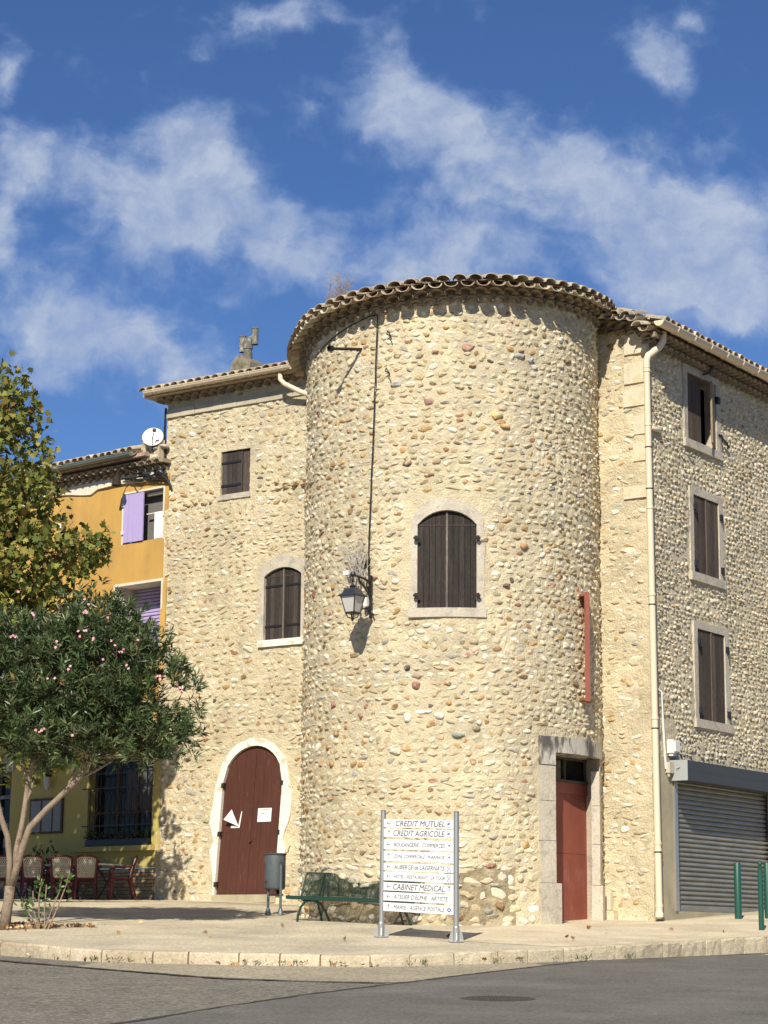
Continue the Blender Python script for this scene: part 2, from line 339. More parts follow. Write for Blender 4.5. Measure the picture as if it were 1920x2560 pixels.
PW = dict(cream=36, pale=23, white=5, grey=4, tan=17, ochre=7, brown=3, red=1.0, dark=.5, olive=4, bluegrey=.5)
PWR = dict(rc=46, rp=18, rg=16, tan=8, ochre=1.2, brown=.8, dark=.4, olive=7)
PWS = dict(cream=34, pale=28, white=16, grey=6, tan=10, ochre=5, brown=1.5, red=1, dark=.2, olive=2, bluegrey=.5)
def stones(W, s0, s1, z0, z1, wr, hr, gap, prot, excl, pw, keep=1.0, zfun=None):
    names = list(pw); pr = np.array([pw[n] for n in names], float); pr /= pr.sum()
    out = []; z = z0
    while z < z1:
        h = RNG.uniform(*hr)
        s = s0+RNG.uniform(0, .1)
        while s < s1:
            big = RNG.random()
            k = zfun(z) if zfun else 1.0
            w = RNG.uniform(*wr)*(1.45 if big > .94 else 1)*k
            hh = h*RNG.uniform(.7, 1.12)
            out.append((s+w/2, z+h/2+RNG.normal()*h*.17, w/2, hh/2)); s += w+RNG.uniform(*gap)
        z += h+RNG.uniform(*gap)*.75
    A = []; 
    for (s, z, a, b) in out:
        if RNG.random() > keep or excl(s, z, a, b): continue
        A.append((s, z, a, b))
    A = np.array(A); n = len(A); nv = len(_iv)
    V = np.zeros((n, nv, 3)); CC = np.zeros((n, nv, 3))
    idx = RNG.integers(0, len(SHAPES), n); rot = RNG.normal(0, .22, n); pp = RNG.uniform(0, 1, n)
    ci = RNG.choice(len(names), n, p=pr)
    for i in range(n):
        p = SHAPES[idx[i]]; s, z, a, b = A[i]; c, sn = math.cos(rot[i]), math.sin(rot[i])
        x = p[:, 0]*a; y = p[:, 1]*b
        d = prot[0]+(prot[1]-prot[0])*pp[i]**1.6
        dep = max(d*1.15, .03)
        V[i, :, 0] = s+x*c-y*sn; V[i, :, 1] = z+x*sn+y*c; V[i, :, 2] = p[:, 2]*dep+(d-dep)+tuple_noise(s, z)
        col = np.array(PAL[names[ci[i]]])*RNG.uniform(.86, 1.12)
        CC[i] = col*RNG.uniform(.97, 1.03, 3)
    V = V.reshape(-1, 3)
    F = (_if[None]+(np.arange(n)*nv)[:, None, None]).reshape(-1, 3)
    return V, F, CC.reshape(-1, 3)
def feature_stones(W, feats):
    VV, FF, CC = [], [], []; b = 0
    for i, (s, z, a, h, col) in enumerate(feats):
        p = SHAPES[(i*5) % len(SHAPES)]; VV.append(np.stack([s+p[:, 0]*a, z+p[:, 1]*h, p[:, 2]*.06+.012+tuple_noise(s, z)], -1)); FF.append(_if+b); CC.append(np.tile(np.array(col), (len(p), 1))); b += len(p)
    return np.concatenate(VV), np.concatenate(FF), np.concatenate(CC)
def tuple_noise(s, z): return float((vnoise(s*1.1+7, z*1.1+3, 5)-.5)*.05)
def mortar_grid(W, s0, s1, z0, z1, holes, step=.045, amp=.013, z1f=None):
    ss = np.arange(s0, s1+1e-6, (s1-s0)/max(1, round((s1-s0)/step))); zs = np.arange(z0, z1+1e-6, (z1-z0)/round((z1-z0)/step))
    for h in holes:
        ss = np.concatenate([ss, h[:2]]); zs = np.concatenate([zs, h[2:]])
    ss = np.unique(np.round(ss[(ss >= s0-1e-6) & (ss <= s1+1e-6)], 4)); zs = np.unique(np.round(zs[(zs >= z0-1e-6) & (zs <= z1+1e-6)], 4))
    SS, ZZ = np.meshgrid(ss, zs)
    O = (vnoise(SS*1.1+7, ZZ*1.1+3, 5)-.5)*.05+(vnoise(SS*9, ZZ*12, 8)-.5)*amp*2+(vnoise(SS*22, ZZ*26, 9)-.5)*amp
    V = np.stack([SS, ZZ, O], -1).reshape(-1, 3)
    ns, nz = len(ss), len(zs); ok = np.ones((nz-1, ns-1), bool)
    cs = (ss[1:]+ss[:-1])/2; cz = (zs[1:]+zs[:-1])/2
    for h in holes: ok &= ~(((cs > h[0]) & (cs < h[1]))[None] & ((cz > h[2]) & (cz < h[3]))[:, None])
    j, i = np.nonzero(ok); a = j*ns+i
    F = np.stack([a, a+1, a+1+ns, a+ns], -1)
    return V, F
def stone_wall(name, W, s0, s1, z0, z1, holes, parent, specs, excl, mats=None, feats=None, patch=None):
    V, F4 = mortar_grid(W, s0, s1, z0, z1, holes)
    F = np.concatenate([F4[:, [0, 1, 2]], F4[:, [0, 2, 3]]]); mi = [0]*len(F)
    if patch: cen = V[F].mean(axis=1); mi = [2 if patch(c[0], c[1]) else 0 for c in cen]
    C = np.full((len(V), 3), .5); VV = [V]; FF = [F]; CC = [C]; b = len(V)
    if feats: excl0 = excl; fr = [(s-a*.75, s+a*.75, z-h*.75, z+h*.75) for s, z, a, h, _ in feats]; ef = excl_rects(fr); excl = lambda s, z, a, b: excl0(s, z, a, b) or ef(s, z, a, b)
    for sp in list(specs)+([None] if feats else []):
        v, f, c = stones(W, excl=excl, **sp) if sp else feature_stones(W, feats)
        VV.append(v); FF.append(f+b); CC.append(c); mi += [1]*len(f); b += len(v)
    V = np.concatenate(VV); X, Y, Z = W(V[:, 0], V[:, 1], V[:, 2]); Vw = np.stack([X, Y, Z], -1)
    o = np_build(name, Vw, np.concatenate(FF), mats or [M['mortar'], M['stone']], parent, None, True, mi, np.concatenate(CC))
    o.data.polygons.foreach_set('use_smooth', np.array(mi) != 1)
    return o
def excl_rects(rs):
    def f(s, z, a, b):
        for r in rs:
            if r[0]-a*.8 < s < r[1]+a*.8 and r[2]-b*.8 < z < r[3]+b*.8: return True
        return False
    return f
# ---- roof tiles
TCOL = [(.48, .40, .28), (.54, .46, .33), (.43, .33, .23), (.58, .51, .38), (.46, .32, .23), (.40, .35, .27), (.50, .38, .28)]
def canal(mb, W, s, z, o, length, slope, r0, r1, convex=True, col=None, th=.014, n=7, mi=0):
    """half-round clay tile: axis runs from the eave (o, z) inwards (o decreasing) rising by slope"""
    vs = []
    for k, (t, r) in enumerate(((0, r0), (length, r1))):
        for rr in (r, r-th):
            for i in range(n+1):
                a = PI*i/n; ds = -math.cos(a)*rr; dz = math.sin(a)*rr*(.8 if convex else -.8)
                vs.append(W(s+ds, z+dz+t*math.sin(slope), o-t*math.cos(slope)))
    m = n+1; fs = []
    for i in range(n):
        fs += [(i, i+1, 2*m+i+1, 2*m+i), (m+i, 3*m+i, 3*m+i+1, m+i+1), (i, m+i, m+i+1, i+1), (2*m+i, 2*m+i+1, 3*m+i+1, 3*m+i)]
    fs += [(0, 2*m, 3*m, m), (n, m+n, 3*m+n, 2*m+n)]
    mb.add(vs, fs, mi, col)
def tilecol(): c = random.choice(TCOL); k = random.uniform(.8, 1.15); return tuple(x*k for x in c)
def roof_rows(mb, W, s0, s1, zf, o, slope, rows, pitch=.21, r=.093, expose=.33, taper=None, hip=None):
    n = int(round((s1-s0)/pitch)); pitch = (s1-s0)/n
    for j in range(rows):
        t = j*expose
        for i in range(n):
            k = taper(t) if taper else 1.0
            s = s0+(i+.5)*pitch+random.uniform(-.008, .008); z = zf(s)+t*math.sin(slope); oo = o-t*math.cos(slope)+random.uniform(-.02, .02)
            if hip and hip(s, t): continue
            if j < 2: canal(mb, W, s+pitch/2, z-.012, oo-.03, .45, slope, r*k*.98, r*k*.9, False, tilecol())
            canal(mb, W, s, z+.02+.012*(j > 0)+random.uniform(0, .012), oo, .45, slope, r*k*1.02, r*k*.88, True, tilecol())
def genoise(mb, W, s0, s1, zf, rows, pitch=.2, step=.13, h=.11, ns=1):
    n = int(round((s1-s0)/pitch)); pitch = (s1-s0)/n
    for j in range(rows):
        o1 = step*(j+1)
        for i in range(n):
            s = s0+(i+.5+(.5 if j % 2 else 0))*pitch; z = zf(s)+j*h
            g = random.uniform(.8, 1.1); canal(mb, W, s, z, o1, o1+.05, 0, pitch*.48, pitch*.46, True, (.33*g, .26*g, .18*g), n=7)
            # mortar fill between the tile feet
            a, b = s+pitch*.30, s+pitch*.70
            mb.box(W, a, b, z+.0, z+h-.03, -.04, o1-.05, 0, (.30, .25, .18))
        k = max(1, int((s1-s0)/.35))
        for q in range(k):
            a = s0+(s1-s0)*q/k; b = s0+(s1-s0)*(q+1)/k
            za, zb = zf(a)+j*h+pitch*.36, zf(b)+j*h+pitch*.36
            vs = [W(a, za, -.05), W(b, zb, -.05), W(b, zb, o1-.035), W(a, za, o1-.035), W(a, za+.03, -.05), W(b, zb+.03, -.05), W(b, zb+.03, o1-.035), W(a, za+.03, o1-.035)]
            mb.add(vs, [(0, 1, 2, 3), (7, 6, 5, 4), (3, 2, 6, 7), (0, 3, 7, 4), (1, 5, 6, 2)], 0, (.33, .28, .20))
# ---- windows
def arc_pts(s0, s1, ztop, rise, n=12):
    if rise < .005: return [(s0, ztop), (s1, ztop)]
    a = (s1-s0)/2; c = (s0+s1)/2; r = (a*a+rise*rise)/(2*rise)
    return [(s0+(s1-s0)*i/n, ztop-r+math.sqrt(max(0, r*r-(s0+(s1-s0)*i/n-c)**2))) for i in range(n+1)]
def arc_z(s, s0, s1, ztop, rise):
    if rise < .005: return ztop
    a = (s1-s0)/2; c = (s0+s1)/2; r = (a*a+rise*rise)/(2*rise)
    return ztop-r+math.sqrt(max(0, r*r-(s-c)**2))
def densify(p, q, n): return [(p[0]+(q[0]-p[0])*i/n, p[1]+(q[1]-p[1])*i/n) for i in range(n)]
def surround(name, W, s0, s1, z0, z1, rise, fl, fr, ft, parent, mat, front=.022, recess=.14, jit=.024, outer_rise=None, fb=0):
    arc = arc_pts(s0, s1, z1, rise)
    zl = arc[0][1]; inner = densify((s0, z0), (s0, zl), 7)+arc+densify((s1, zl), (s1, z0), 7)[1:]+[(s1, z0)]
    orise = rise if outer_rise is None else outer_rise
    oarc = arc_pts(s0-fl, s1+fr, z1+ft, orise)
    if len(oarc) != len(arc):
        oarc = arc_pts(s0-fl, s1+fr, z1+ft, max(orise, .01), len(arc)-1)
    zo = oarc[0][1]
    outer = densify((s0-fl, z0-fb), (s0-fl, zo), 7)+oarc+densify((s1+fr, zo), (s1+fr, z0-fb), 7)[1:]+[(s1+fr, z0-fb)]
    outer = [(a+random.uniform(-jit, jit), b+(random.uniform(-jit, jit) if i not in (0, len(outer)-1) else 0)) for i, (a, b) in enumerate(outer)]
    mb = MB(); mb.ring(W, inner, outer, -recess, front, -.05)
    return mb.build(name, mat, parent)
def planks(mb, W, s0, s1, z0, S0, S1, z1, rise, o0, o1, nb, base, var=.3, gap=.006):
    w = (s1-s0)/nb
    for i in range(nb):
        a, b = s0+i*w+gap/2, s0+(i+1)*w-gap/2; k = random.uniform(1-var, 1+var)*random.uniform(.8, 1.2)
        tops = [(a+(b-a)*q/3, arc_z(a+(b-a)*q/3, S0, S1, z1, rise)-.012) for q in range(3, -1, -1)] if rise > .005 else [(b, z1-.012), (a, z1-.012)]
        dz = random.uniform(0, .012)
        mb.prism(W, [(a, z0+dz), (b, z0+dz)]+tops, o0, o1+random.uniform(-.003, .003), 0, tuple(c*k for c in base))
def shutter_pair(W, s0, s1, z0, z1, rise, parent, mat, base, nb=4, o=-.05, strap=None, arch_panel=False, hinges=True, leaves=(1, 1), pale=(.17, .145, .12)):
    c = (s0+s1)/2
    for k, (a, b) in enumerate(((s0+.008, c-.003), (c+.003, s1-.008))):
        if not leaves[k]: continue
        mb = MB(); planks(mb, W, a, b, z0+.01, s0, s1, z1, rise, o-.035, o, nb, base)
        if arch_panel:
            zz = z1-rise+.0
            mb.box(W, a+.02, b-.02, zz-.02, zz+.01, o-.01, o+.006, 0, tuple(x*1.4 for x in base))
        sh = mb.build('shutter', mat, parent)
        if strap:
            for zz in strap: m2 = MB(); m2.box(W, a-.03 if k == 0 else a+.04, b-.04 if k == 0 else b+.03, zz-.022, zz+.022, o+.001, o+.014); m2.build('strap_hinge', M['iron'], sh)
    mb = MB(); mb.box(W, c-.022, c+.014, z0+.01, arc_z(c, s0, s1, z1, rise)-.02, o+.002, o+.022, 0, pale); mb.build('cover_strip', mat, parent)
    if hinges:
        for sx, sg in ((s0, -1), (s1, 1)):
            for f in (.14, .83):
                zz = z0+(z1-rise-z0)*f; m2 = MB()
                m2.box(W, min(sx, sx+sg*.05), max(sx, sx+sg*.05), zz-.045, zz+.045, o-.02, .055)
                m2.box(W, min(sx-sg*.04, sx+sg*.07), max(sx-sg*.04, sx+sg*.07), zz-.015, zz+.02, .03, .065)
                m2.build('hinge', M['rust'], parent)
# ------------------------------------------------------------------ ground
WI = lambda x, y, z: (x, y, z)
KERB = [(-9.5, 38.2), (-7.6, 35.6), (-5.71, 33.3), (-5.25, 32.83), (-4.48, 32.0), (-3.98, 31.68), (-3.22, 31.38), (-2.71, 31.32), (-1.99, 31.2), (-1.41, 31.12), (-0.84, 31.04), (-0.14, 31.07), (0.42, 31.3), (1.06, 31.73), (1.71, 32.14), (2.16, 32.44), (2.72, 32.84), (3.08, 33.13), (3.55, 33.47), (3.89, 33.75), (4.36, 34.16), (4.69, 34.48), (5.13, 34.9), (5.41, 35.2), (5.83, 35.56), (6.28, 35.92), (7.0, 36.6), (7.8, 37.3), (8.6, 38.0), (9.6, 38.9), (12, 41), (16, 44.5), (24, 51.5)]
def nodes_attr_mask(): pass
def asphalt(name, col, speck, sscale, bump, rough=.92, tint=None):
    m = mk(name, col, rough, .15, .9, .0, 1, spec=.15, big=(.5, .07), tint=tint, tscale=.6, tmask=(.45, .65))
    N, L = m.node_tree.nodes, m.node_tree.links; bs = N['Principled BSDF']; src = bs.inputs['Base Color'].links[0].from_socket
    t = N.new('ShaderNodeTexCoord'); v = N.new('ShaderNodeTexVoronoi'); v.inputs['Scale'].default_value = sscale; L.new(t.outputs['Object'], v.inputs['Vector'])
    r = N.new('ShaderNodeMapRange'); r.inputs['To Min'].default_value = 1-speck; r.inputs['To Max'].default_value = 1+speck*1.3
    sp = N.new('ShaderNodeSeparateColor'); L.new(v.outputs['Color'], sp.inputs[0]); L.new(sp.outputs[0], r.inputs['Value'])
    n2 = N.new('ShaderNodeTexNoise'); n2.inputs['Scale'].default_value = sscale*.28; n2.inputs['Detail'].default_value = 5; L.new(t.outputs['Object'], n2.inputs['Vector'])
    r2 = N.new('ShaderNodeMapRange'); r2.inputs['From Min'].default_value = .3; r2.inputs['From Max'].default_value = .7; r2.inputs['To Min'].default_value = 1-speck*.8; r2.inputs['To Max'].default_value = 1+speck*.8; L.new(n2.outputs[0], r2.inputs['Value'])
    q = N.new('ShaderNodeMath'); q.operation = 'MULTIPLY'; L.new(r.outputs[0], q.inputs[0]); L.new(r2.outputs[0], q.inputs[1])
    sc = N.new('ShaderNodeVectorMath'); sc.operation = 'SCALE'; L.new(src, sc.inputs[0]); L.new(q.outputs[0], sc.inputs['Scale']); L.new(sc.outputs[0], bs.inputs['Base Color'])
    b = N.new('ShaderNodeBump'); b.inputs['Strength'].default_value = bump; b.inputs['Distance'].default_value = .012
    L.new(v.outputs['Distance'], b.inputs['Height']); L.new(b.outputs[0], bs.inputs['Normal'])
    return m
M['oldroad'] = asphalt('old_coarse_asphalt', (.195, .176, .142), .38, 42, .7)
M['newroad'] = asphalt('dark_smooth_asphalt', (.150, .140, .120), .24, 70, .4, tint=(.175, .163, .14))
M['gravel'] = asphalt('pale_gravel_strip', (.36, .31, .22), .34, 55, .6)
M['pavement'] = asphalt('sandy_concrete_paving', (.54, .47, .335), .22, 60, .4, tint=(.45, .395, .29))
M['pave2'] = asphalt('smooth_cream_paving', (.63, .54, .375), .12, 50, .2, tint=(.54, .45, .31))
M['kerb'] = asphalt('limestone_kerb', (.54, .46, .32), .12, 45, .5, tint=(.40, .33, .22))
M['tar'] = mk('tar_joint', (.055, .052, .048), .8, .15, 4, .2, 40)
M['whiteline'] = mk('worn_white_road_paint', (.62, .60, .55), .8, .2, 9, .2, 50)
# terrain sheet to the horizon
mb = MB(); g = [-900, -300, -100, -40, -12, 0, 12, 40, 60, 100, 300, 900]
for i, x in enumerate(g):
    for j, y in enumerate(g): mb.v.append((x, y, .047*max(min(y, 60), -40)-.03-(.25 if -40 <= y <= 60 and abs(x) < 60 else 0))); mb.c.append((0, 0, 0))
for i in range(len(g)-1):
    for j in range(len(g)-1): a = i*len(g)+j; mb.f.append((a, a+len(g), a+len(g)+1, a+1)); mb.m.append(0)
tag(mb.build('ground', M['soil']), kind='structure')
mb = MB(); mb.add([(-60, -40, rz(-40)), (60, -40, rz(-40)), (60, 60, rz(60)), (-60, 60, rz(60))], [(0, 1, 2, 3)])
tag(mb.build('road', M['oldroad']), kind='structure')
def sheet(name, pts, mat, dz, zf=rz, kind='structure'):
    mb = MB(); mb.add([(x, y, zf(y)+dz) for x, y in pts], [tuple(range(len(pts)))]); return tag(mb.build(name, mat), kind=kind)
kb = KERB
right_k = [p for p in kb if p[0] > 2.0]
sheet('road_resurfacing', [(-6, 12.5), (-2.45, 21.28), (-1.57, 23.6), (-.9, 25.2), (0.05, 27.13), (0.5, 27.95), (0.9, 28.85), (1.34, 29.7), (1.9, 30.75), (2.35, 31.6)]+[(x+.12, y-.17) for x, y in right_k[1:]]+[(60, 60), (60, -30), (-6, -30)], M['newroad'], .008)
sheet('gravel_strip', [(-4.2, 30.5), (-3.0, 29.35), (-1.99, 28.25), (-0.99, 27.85), (0.05, 27.65), (0.5, 27.95), (0.9, 28.85), (1.34, 29.7), (1.9, 30.75), (2.35, 31.6), (2.2, 32.4), (1.0, 31.6), (0, 31), (-1.0, 31), (-2.8, 31.25), (-4, 31.6)], M['gravel'], .004)
mb = MB()
for pts, w in (([(-6.6, 33.2), (-5.43, 31.73), (-3.6, 29.76), (-2.6, 28.7), (-1.99, 28.12), (-.99, 27.72), (.05, 27.5)], .07), ([(-4.6, 16), (-2.45, 21.28), (-1.57, 23.6), (-.9, 25.2), (0.05, 27.13), (0.5, 27.95), (0.9, 28.85), (1.34, 29.7), (1.9, 30.75), (2.35, 31.6), (3.1, 32.95), (4.5, 34.1), (6.4, 35.8)], .045)):
    L_, Rr = [], []
    fine = []
    for a, b in zip(pts[:-1], pts[1:]): fine += densify(a, b, 8)
    fine.append(pts[-1])
    for i, p in enumerate(fine):
        a = Vector(fine[max(0, i-1)]); b = Vector(fine[min(len(fine)-1, i+1)]); d = (b-a).normalized(); n = Vector((-d.y, d.x))*w*random.uniform(.5, 1.3)
        j = random.uniform(-.02, .02); L_.append((p[0]+n.x+j, p[1]+n.y)); Rr.append((p[0]-n.x+j, p[1]-n.y))
    vs = [(x, y, rz(y)+.012) for x, y in L_+Rr]; k = len(L_)
    mb.add(vs, [(i, i+1, k+i+1, k+i) for i in range(k-1)])
tag(mb.build('tar_joint', M['tar']), kind='structure')
sheet('road_marking', [(6.05, 35.2), (7.4, 36.45), (9.5, 38.4), (9.5, 38.15), (7.5, 36.27), (6.15, 35.05)], M['whiteline'], .012)
# pavement behind the kerb
mb = MB(); inn = [(x, y+.06) for x, y in kb]
rows = 12; base = len(inn)
for j in range(rows+1):
    for x, y in inn:
        yy2 = 60.0; t = (j/rows)**1.6; Y = y+(yy2-y)*t; X = x+(x*.9)*t*.6; mb.v.append((X, Y, gz(Y))); mb.c.append((0, 0, 0))
for j in range(rows):
    for i in range(base-1): a = j*base+i; mb.f.append((a, a+1, a+1+base, a+base)); mb.m.append(0)
tag(mb.build('pavement', M['pavement']), kind='structure')
# smoother pale apron along the kerb, right of the tower foot
ap = [(2.0, 38.0), (1.2, 36.6), (.3, 35.2), (1.6, 33.9), (2.6, 33.2)]+[(x-.03, y+.18) for x, y in kb if 3.2 < x < 14]+[(14, 46), (9, 44.5), (5.0, 39.9), (3.6, 39.6)]
sheet('pavement_apron', ap, M['pave2'], .004, gz)
sheet('terrace_paving', [(-12, 52), (-10, 46.2), (-6.5, 45.4), (-4.9, 45.6), (-3.4, 45.55), (-1.6, 44.3), (-1.6, 46), (-4.8, 48)], M['pave2'], .006, gz)
# kerb stones
mb = MB(); w = .17
for a, b in zip(kb[:-1], kb[1:]):
    A = Vector(a); B = Vector(b); d = (B-A); ln = d.length; nseg = max(1, round(ln/.68)) if ln > .95 else 1; d.normalize(); n = Vector((-d.y, d.x))
    for q in range(nseg):
        g = .011; p = A+(B-A)*(q/nseg)+d*g; r = A+(B-A)*((q+1)/nseg)-d*g; tl = random.uniform(-.006, .006); o = random.uniform(-.008, .008); m = 5
        prof = [(-.0, -.30), (-.004, -.10), (.002, -.028), (.012, -.010), (.032, .0), (w, .004), (w, -.3)]
        vs = []
        for i in range(m+1):
            P = p+(r-p)*i/m; e = .010 if i in (0, m) else 0
            for k, (pn, pz) in enumerate(prof):
                jt = random.uniform(-.006, .006) if k < 4 else 0
                Q = P+n*(pn+o+jt+(e if k < 4 else 0)); vs.append((Q.x, Q.y, gz(Q.y)+pz+tl-(e*.6 if k < 6 else 0)+.006))
        K = len(prof); fs = [(i*K+k, i*K+k+1, (i+1)*K+k+1, (i+1)*K+k) for i in range(m) for k in range(K-1)]
        fs += [tuple(range(K))[::-1], tuple(range(m*K, (m+1)*K))]
        mb.add(vs, fs, 0)
tag(mb.build('kerb', M['kerb']), kind='structure')
mb = MB()   # mortar bed behind/under the joints
pts = [(x, y+.03) for x, y in kb]
for a, b in zip(pts[:-1], pts[1:]):
    mb.add([(a[0], a[1], gz(a[1])-.3), (b[0], b[1], gz(b[1])-.3), (b[0], b[1], gz(b[1])-.012), (a[0], a[1], gz(a[1])-.012), (b[0], b[1]+.12, gz(b[1])-.008), (a[0], a[1]+.12, gz(a[1])-.008)], [(0, 1, 2, 3), (3, 2, 4, 5)])
tag(mb.build('kerb_bed', M['soil']), kind='structure')
# ------------------------------------------------------------------ round tower
tower = thing('round_tower', 'round rubble stone tower with tiled eave, one arched shuttered window and a red door', 'tower', (TC[0], TC[1], gz(TC[1])))
DZ0, DZ1 = 2.17, 5.16       # door opening
dA, dB = 38.3, 71.5         # degrees
twz = (ts(-14.6), ts(7.0), 7.66, 9.44)
tex = excl_rects([(ts(-19.3), ts(10.4), 7.44, 9.72), (ts(30.5), ts(74), 2.0, 5.52)])
th_holes = [(twz[0], twz[1], twz[2], twz[3]), (ts(dA), ts(dB), 1.5, DZ1)]
tz = [(-110, 13.05), (-90, 13.15), (-78, 13.26), (-65, 13.42), (-45, 13.53), (0, 13.70), (45, 13.82), (70, 13.88), (110, 13.9)]
def tip(s):
    d = math.degrees(s/TR)
    for (a, za), (b, zb) in zip(tz[:-1], tz[1:]):
        if d <= b: return za+(zb-za)*max(0, (d-a))/(b-a)
    return tz[-1][1]
FEATS = [(ts(-14.9), 6.29, 0.1, 0.095, (.40, .20, .15)), (ts(-18.3), 6.61, 0.06, 0.062, (.10, .09, .085)), (ts(0.4), 5.40, 0.13, 0.05, (.27, .30, .26)), (ts(-51.1), 6.03, 0.09, 0.085, (.34, .20, .16)), (ts(18.4), 8.10, 0.11, 0.05, (.20, .13, .11)), (ts(-40.3), 6.90, 0.14, 0.06, (.46, .29, .14)), (ts(14.4), 11.21, 0.12, 0.085, (.62, .44, .18)), (ts(18.3), 11.02, 0.12, 0.05, (.52, .34, .15)), (ts(4.1), 12.48, 0.13, 0.085, (.47, .29, .21)), (ts(24.4), 12.38, 0.11, 0.06, (.42, .43, .42)), (ts(28.4), 12.32, 0.08, 0.055, (.44, .45, .44)), (ts(-23.3), 11.85, 0.12, 0.07, (.45, .45, .43)), (ts(-10.6), 11.46, 0.11, 0.09, (.40, .27, .21)), (ts(-18.7), 10.33, 0.1, 0.06, (.24, .18, .12)), (ts(5.6), 12.13, 0.09, 0.04, (.36, .20, .13)), (ts(-8.1), 12.39, 0.08, 0.05, (.42, .28, .15)), (ts(9.7), 8.91, 0.09, 0.045, (.50, .33, .17)), (ts(25.4), 8.84, 0.1, 0.07, (.46, .28, .15)), (ts(-31.1), 8.26, 0.05, 0.05, (.35, .24, .17)), (ts(-3.4), 6.32, 0.08, 0.04, (.50, .30, .14)), (ts(24.3), 6.49, 0.1, 0.05, (.48, .35, .2)), (ts(-18.2), 5.71, 0.09, 0.085, (.72, .68, .58)), (ts(-6.8), 5.74, 0.11, 0.08, (.74, .70, .62)), (ts(-22.4), 5.11, 0.12, 0.07, (.70, .66, .55)), (ts(6.7), 5.53, 0.09, 0.05, (.34, .30, .2)), (ts(-36.7), 5.78, 0.07, 0.06, (.40, .24, .14)), (ts(-54.3), 5.26, 0.07, 0.06, (.42, .24, .13)), (ts(-52.1), 4.96, 0.06, 0.05, (.45, .27, .14)), (ts(-58.9), 5.02, 0.05, 0.09, (.50, .33, .2))]
stone_wall('wall', WT, ts(-112), ts(112), 1.7, 13.62, th_holes, tower, [
    dict(s0=ts(-108), s1=ts(108), z0=3.1, z1=13.5, wr=(.10, .245), hr=(.08, .145), gap=(.004, .034), prot=(.020, .052), pw=PW, keep=1.0),
    dict(s0=ts(-108), s1=ts(108), z0=2.0, z1=3.1, wr=(.14, .36), hr=(.11, .2), gap=(.004, .03), prot=(.025, .08), pw=PWS, keep=.97),
    dict(s0=ts(35), s1=ts(100), z0=3.0, z1=13.4, wr=(.07, .13), hr=(.06, .09), gap=(.03, .09), prot=(.02, .06), pw=PWR, keep=.45)], tex, [M['mortar'], M['stone'], M['roughmortar']], FEATS, lambda s, z: ts(-75) < s < ts(21.5) and z < 2.95+.35*float(vnoise(s*1.7, 3, 4))-(.25 if s < ts(-8) else 0))
mb = MB(); genoise(mb, WTe, ts(-110), ts(100), lambda s: tip(s)-.38, 2, .25, .125, .13); mb.build('cornice', M['genoise'], tower)
mb = MB(); roof_rows(mb, WTe, ts(-110), ts(100), lambda s: tip(s)-.115, .54, R_(15), 5, .25, .113, .33, lambda t: 1-.16*t)
# closing cone under the tiles
cn = []; ks = 40
for i in range(ks+1):
    s = ts(-112)+(ts(104)-ts(-112))*i/ks; cn += [WT(s, tip(s)-.095, .43), WT(s, tip(s)+.22, -.8), (TC[0]+.3, TC[1]+1.0, 14.35)]
mb.add(cn, [(3*i+a, 3*i+3+a, 3*i+4+a, 3*i+1+a) for i in range(ks) for a in (0, 1)], 0, (.42, .33, .24)); mb.build('roof', M['tile'], tower)
w_ = surround('window', WT, *twz, .26, .13, .14, .22, tower, M['dressed'], outer_rise=.36)
mb = MB(); mb.box(WT, twz[0]-.16, twz[1]+.17, 7.50, 7.665, -.1, .05, ns=6); mb.build('sill', M['dressed'], w_)
thw = R_(-3.8); WTw = planar((TC[0]+(TR)*math.sin(thw), TC[1]-(TR)*math.cos(thw)), thw)
hw = (twz[1]-twz[0])/2
shutter_pair(WTw, -hw, hw, 7.67, 9.44, .26, w_, M['oldwood'], (.040, .032, .026), nb=5, o=-.07, arch_panel=True)
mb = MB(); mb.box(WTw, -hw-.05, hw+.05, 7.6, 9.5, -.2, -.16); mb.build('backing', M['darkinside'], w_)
# red door in its stone frame
jl0, jl1 = ts(31.2), ts(38.4)
zj = [2.1, 2.86, 3.6, 4.3, 4.93]
Qr = (3.79, 40.55); P0 = (3.118, 39.62); Fp = WT(ts(70.8), 0, .035)
mb = MB(); mb.box(WT, jl0, ts(72.5), 2.02, 2.098, -.3, .03, ns=10)
df = mb.build('door_frame', M['dressed'], tower)
jl, jr = MB(), MB()
for a, b in zip(zj[:-1], zj[1:]):
    ex = .05 if a == 2.1 else 0
    jl.box(WT, jl0+random.uniform(-.02, .02), jl1+ex*1.6, a+.004, b-.004, -.45, .04+ex+random.uniform(0, .004), ns=2)
    jr.box(WT, ts(69.6)-ex*.6, ts(71.8)+ex, a+.004, b-.004, -.12, .035+ex+random.uniform(0, .004), ns=2)
jl.build('jamb', M['dressed'], df); jr.build('jamb', M['dressed'], df)
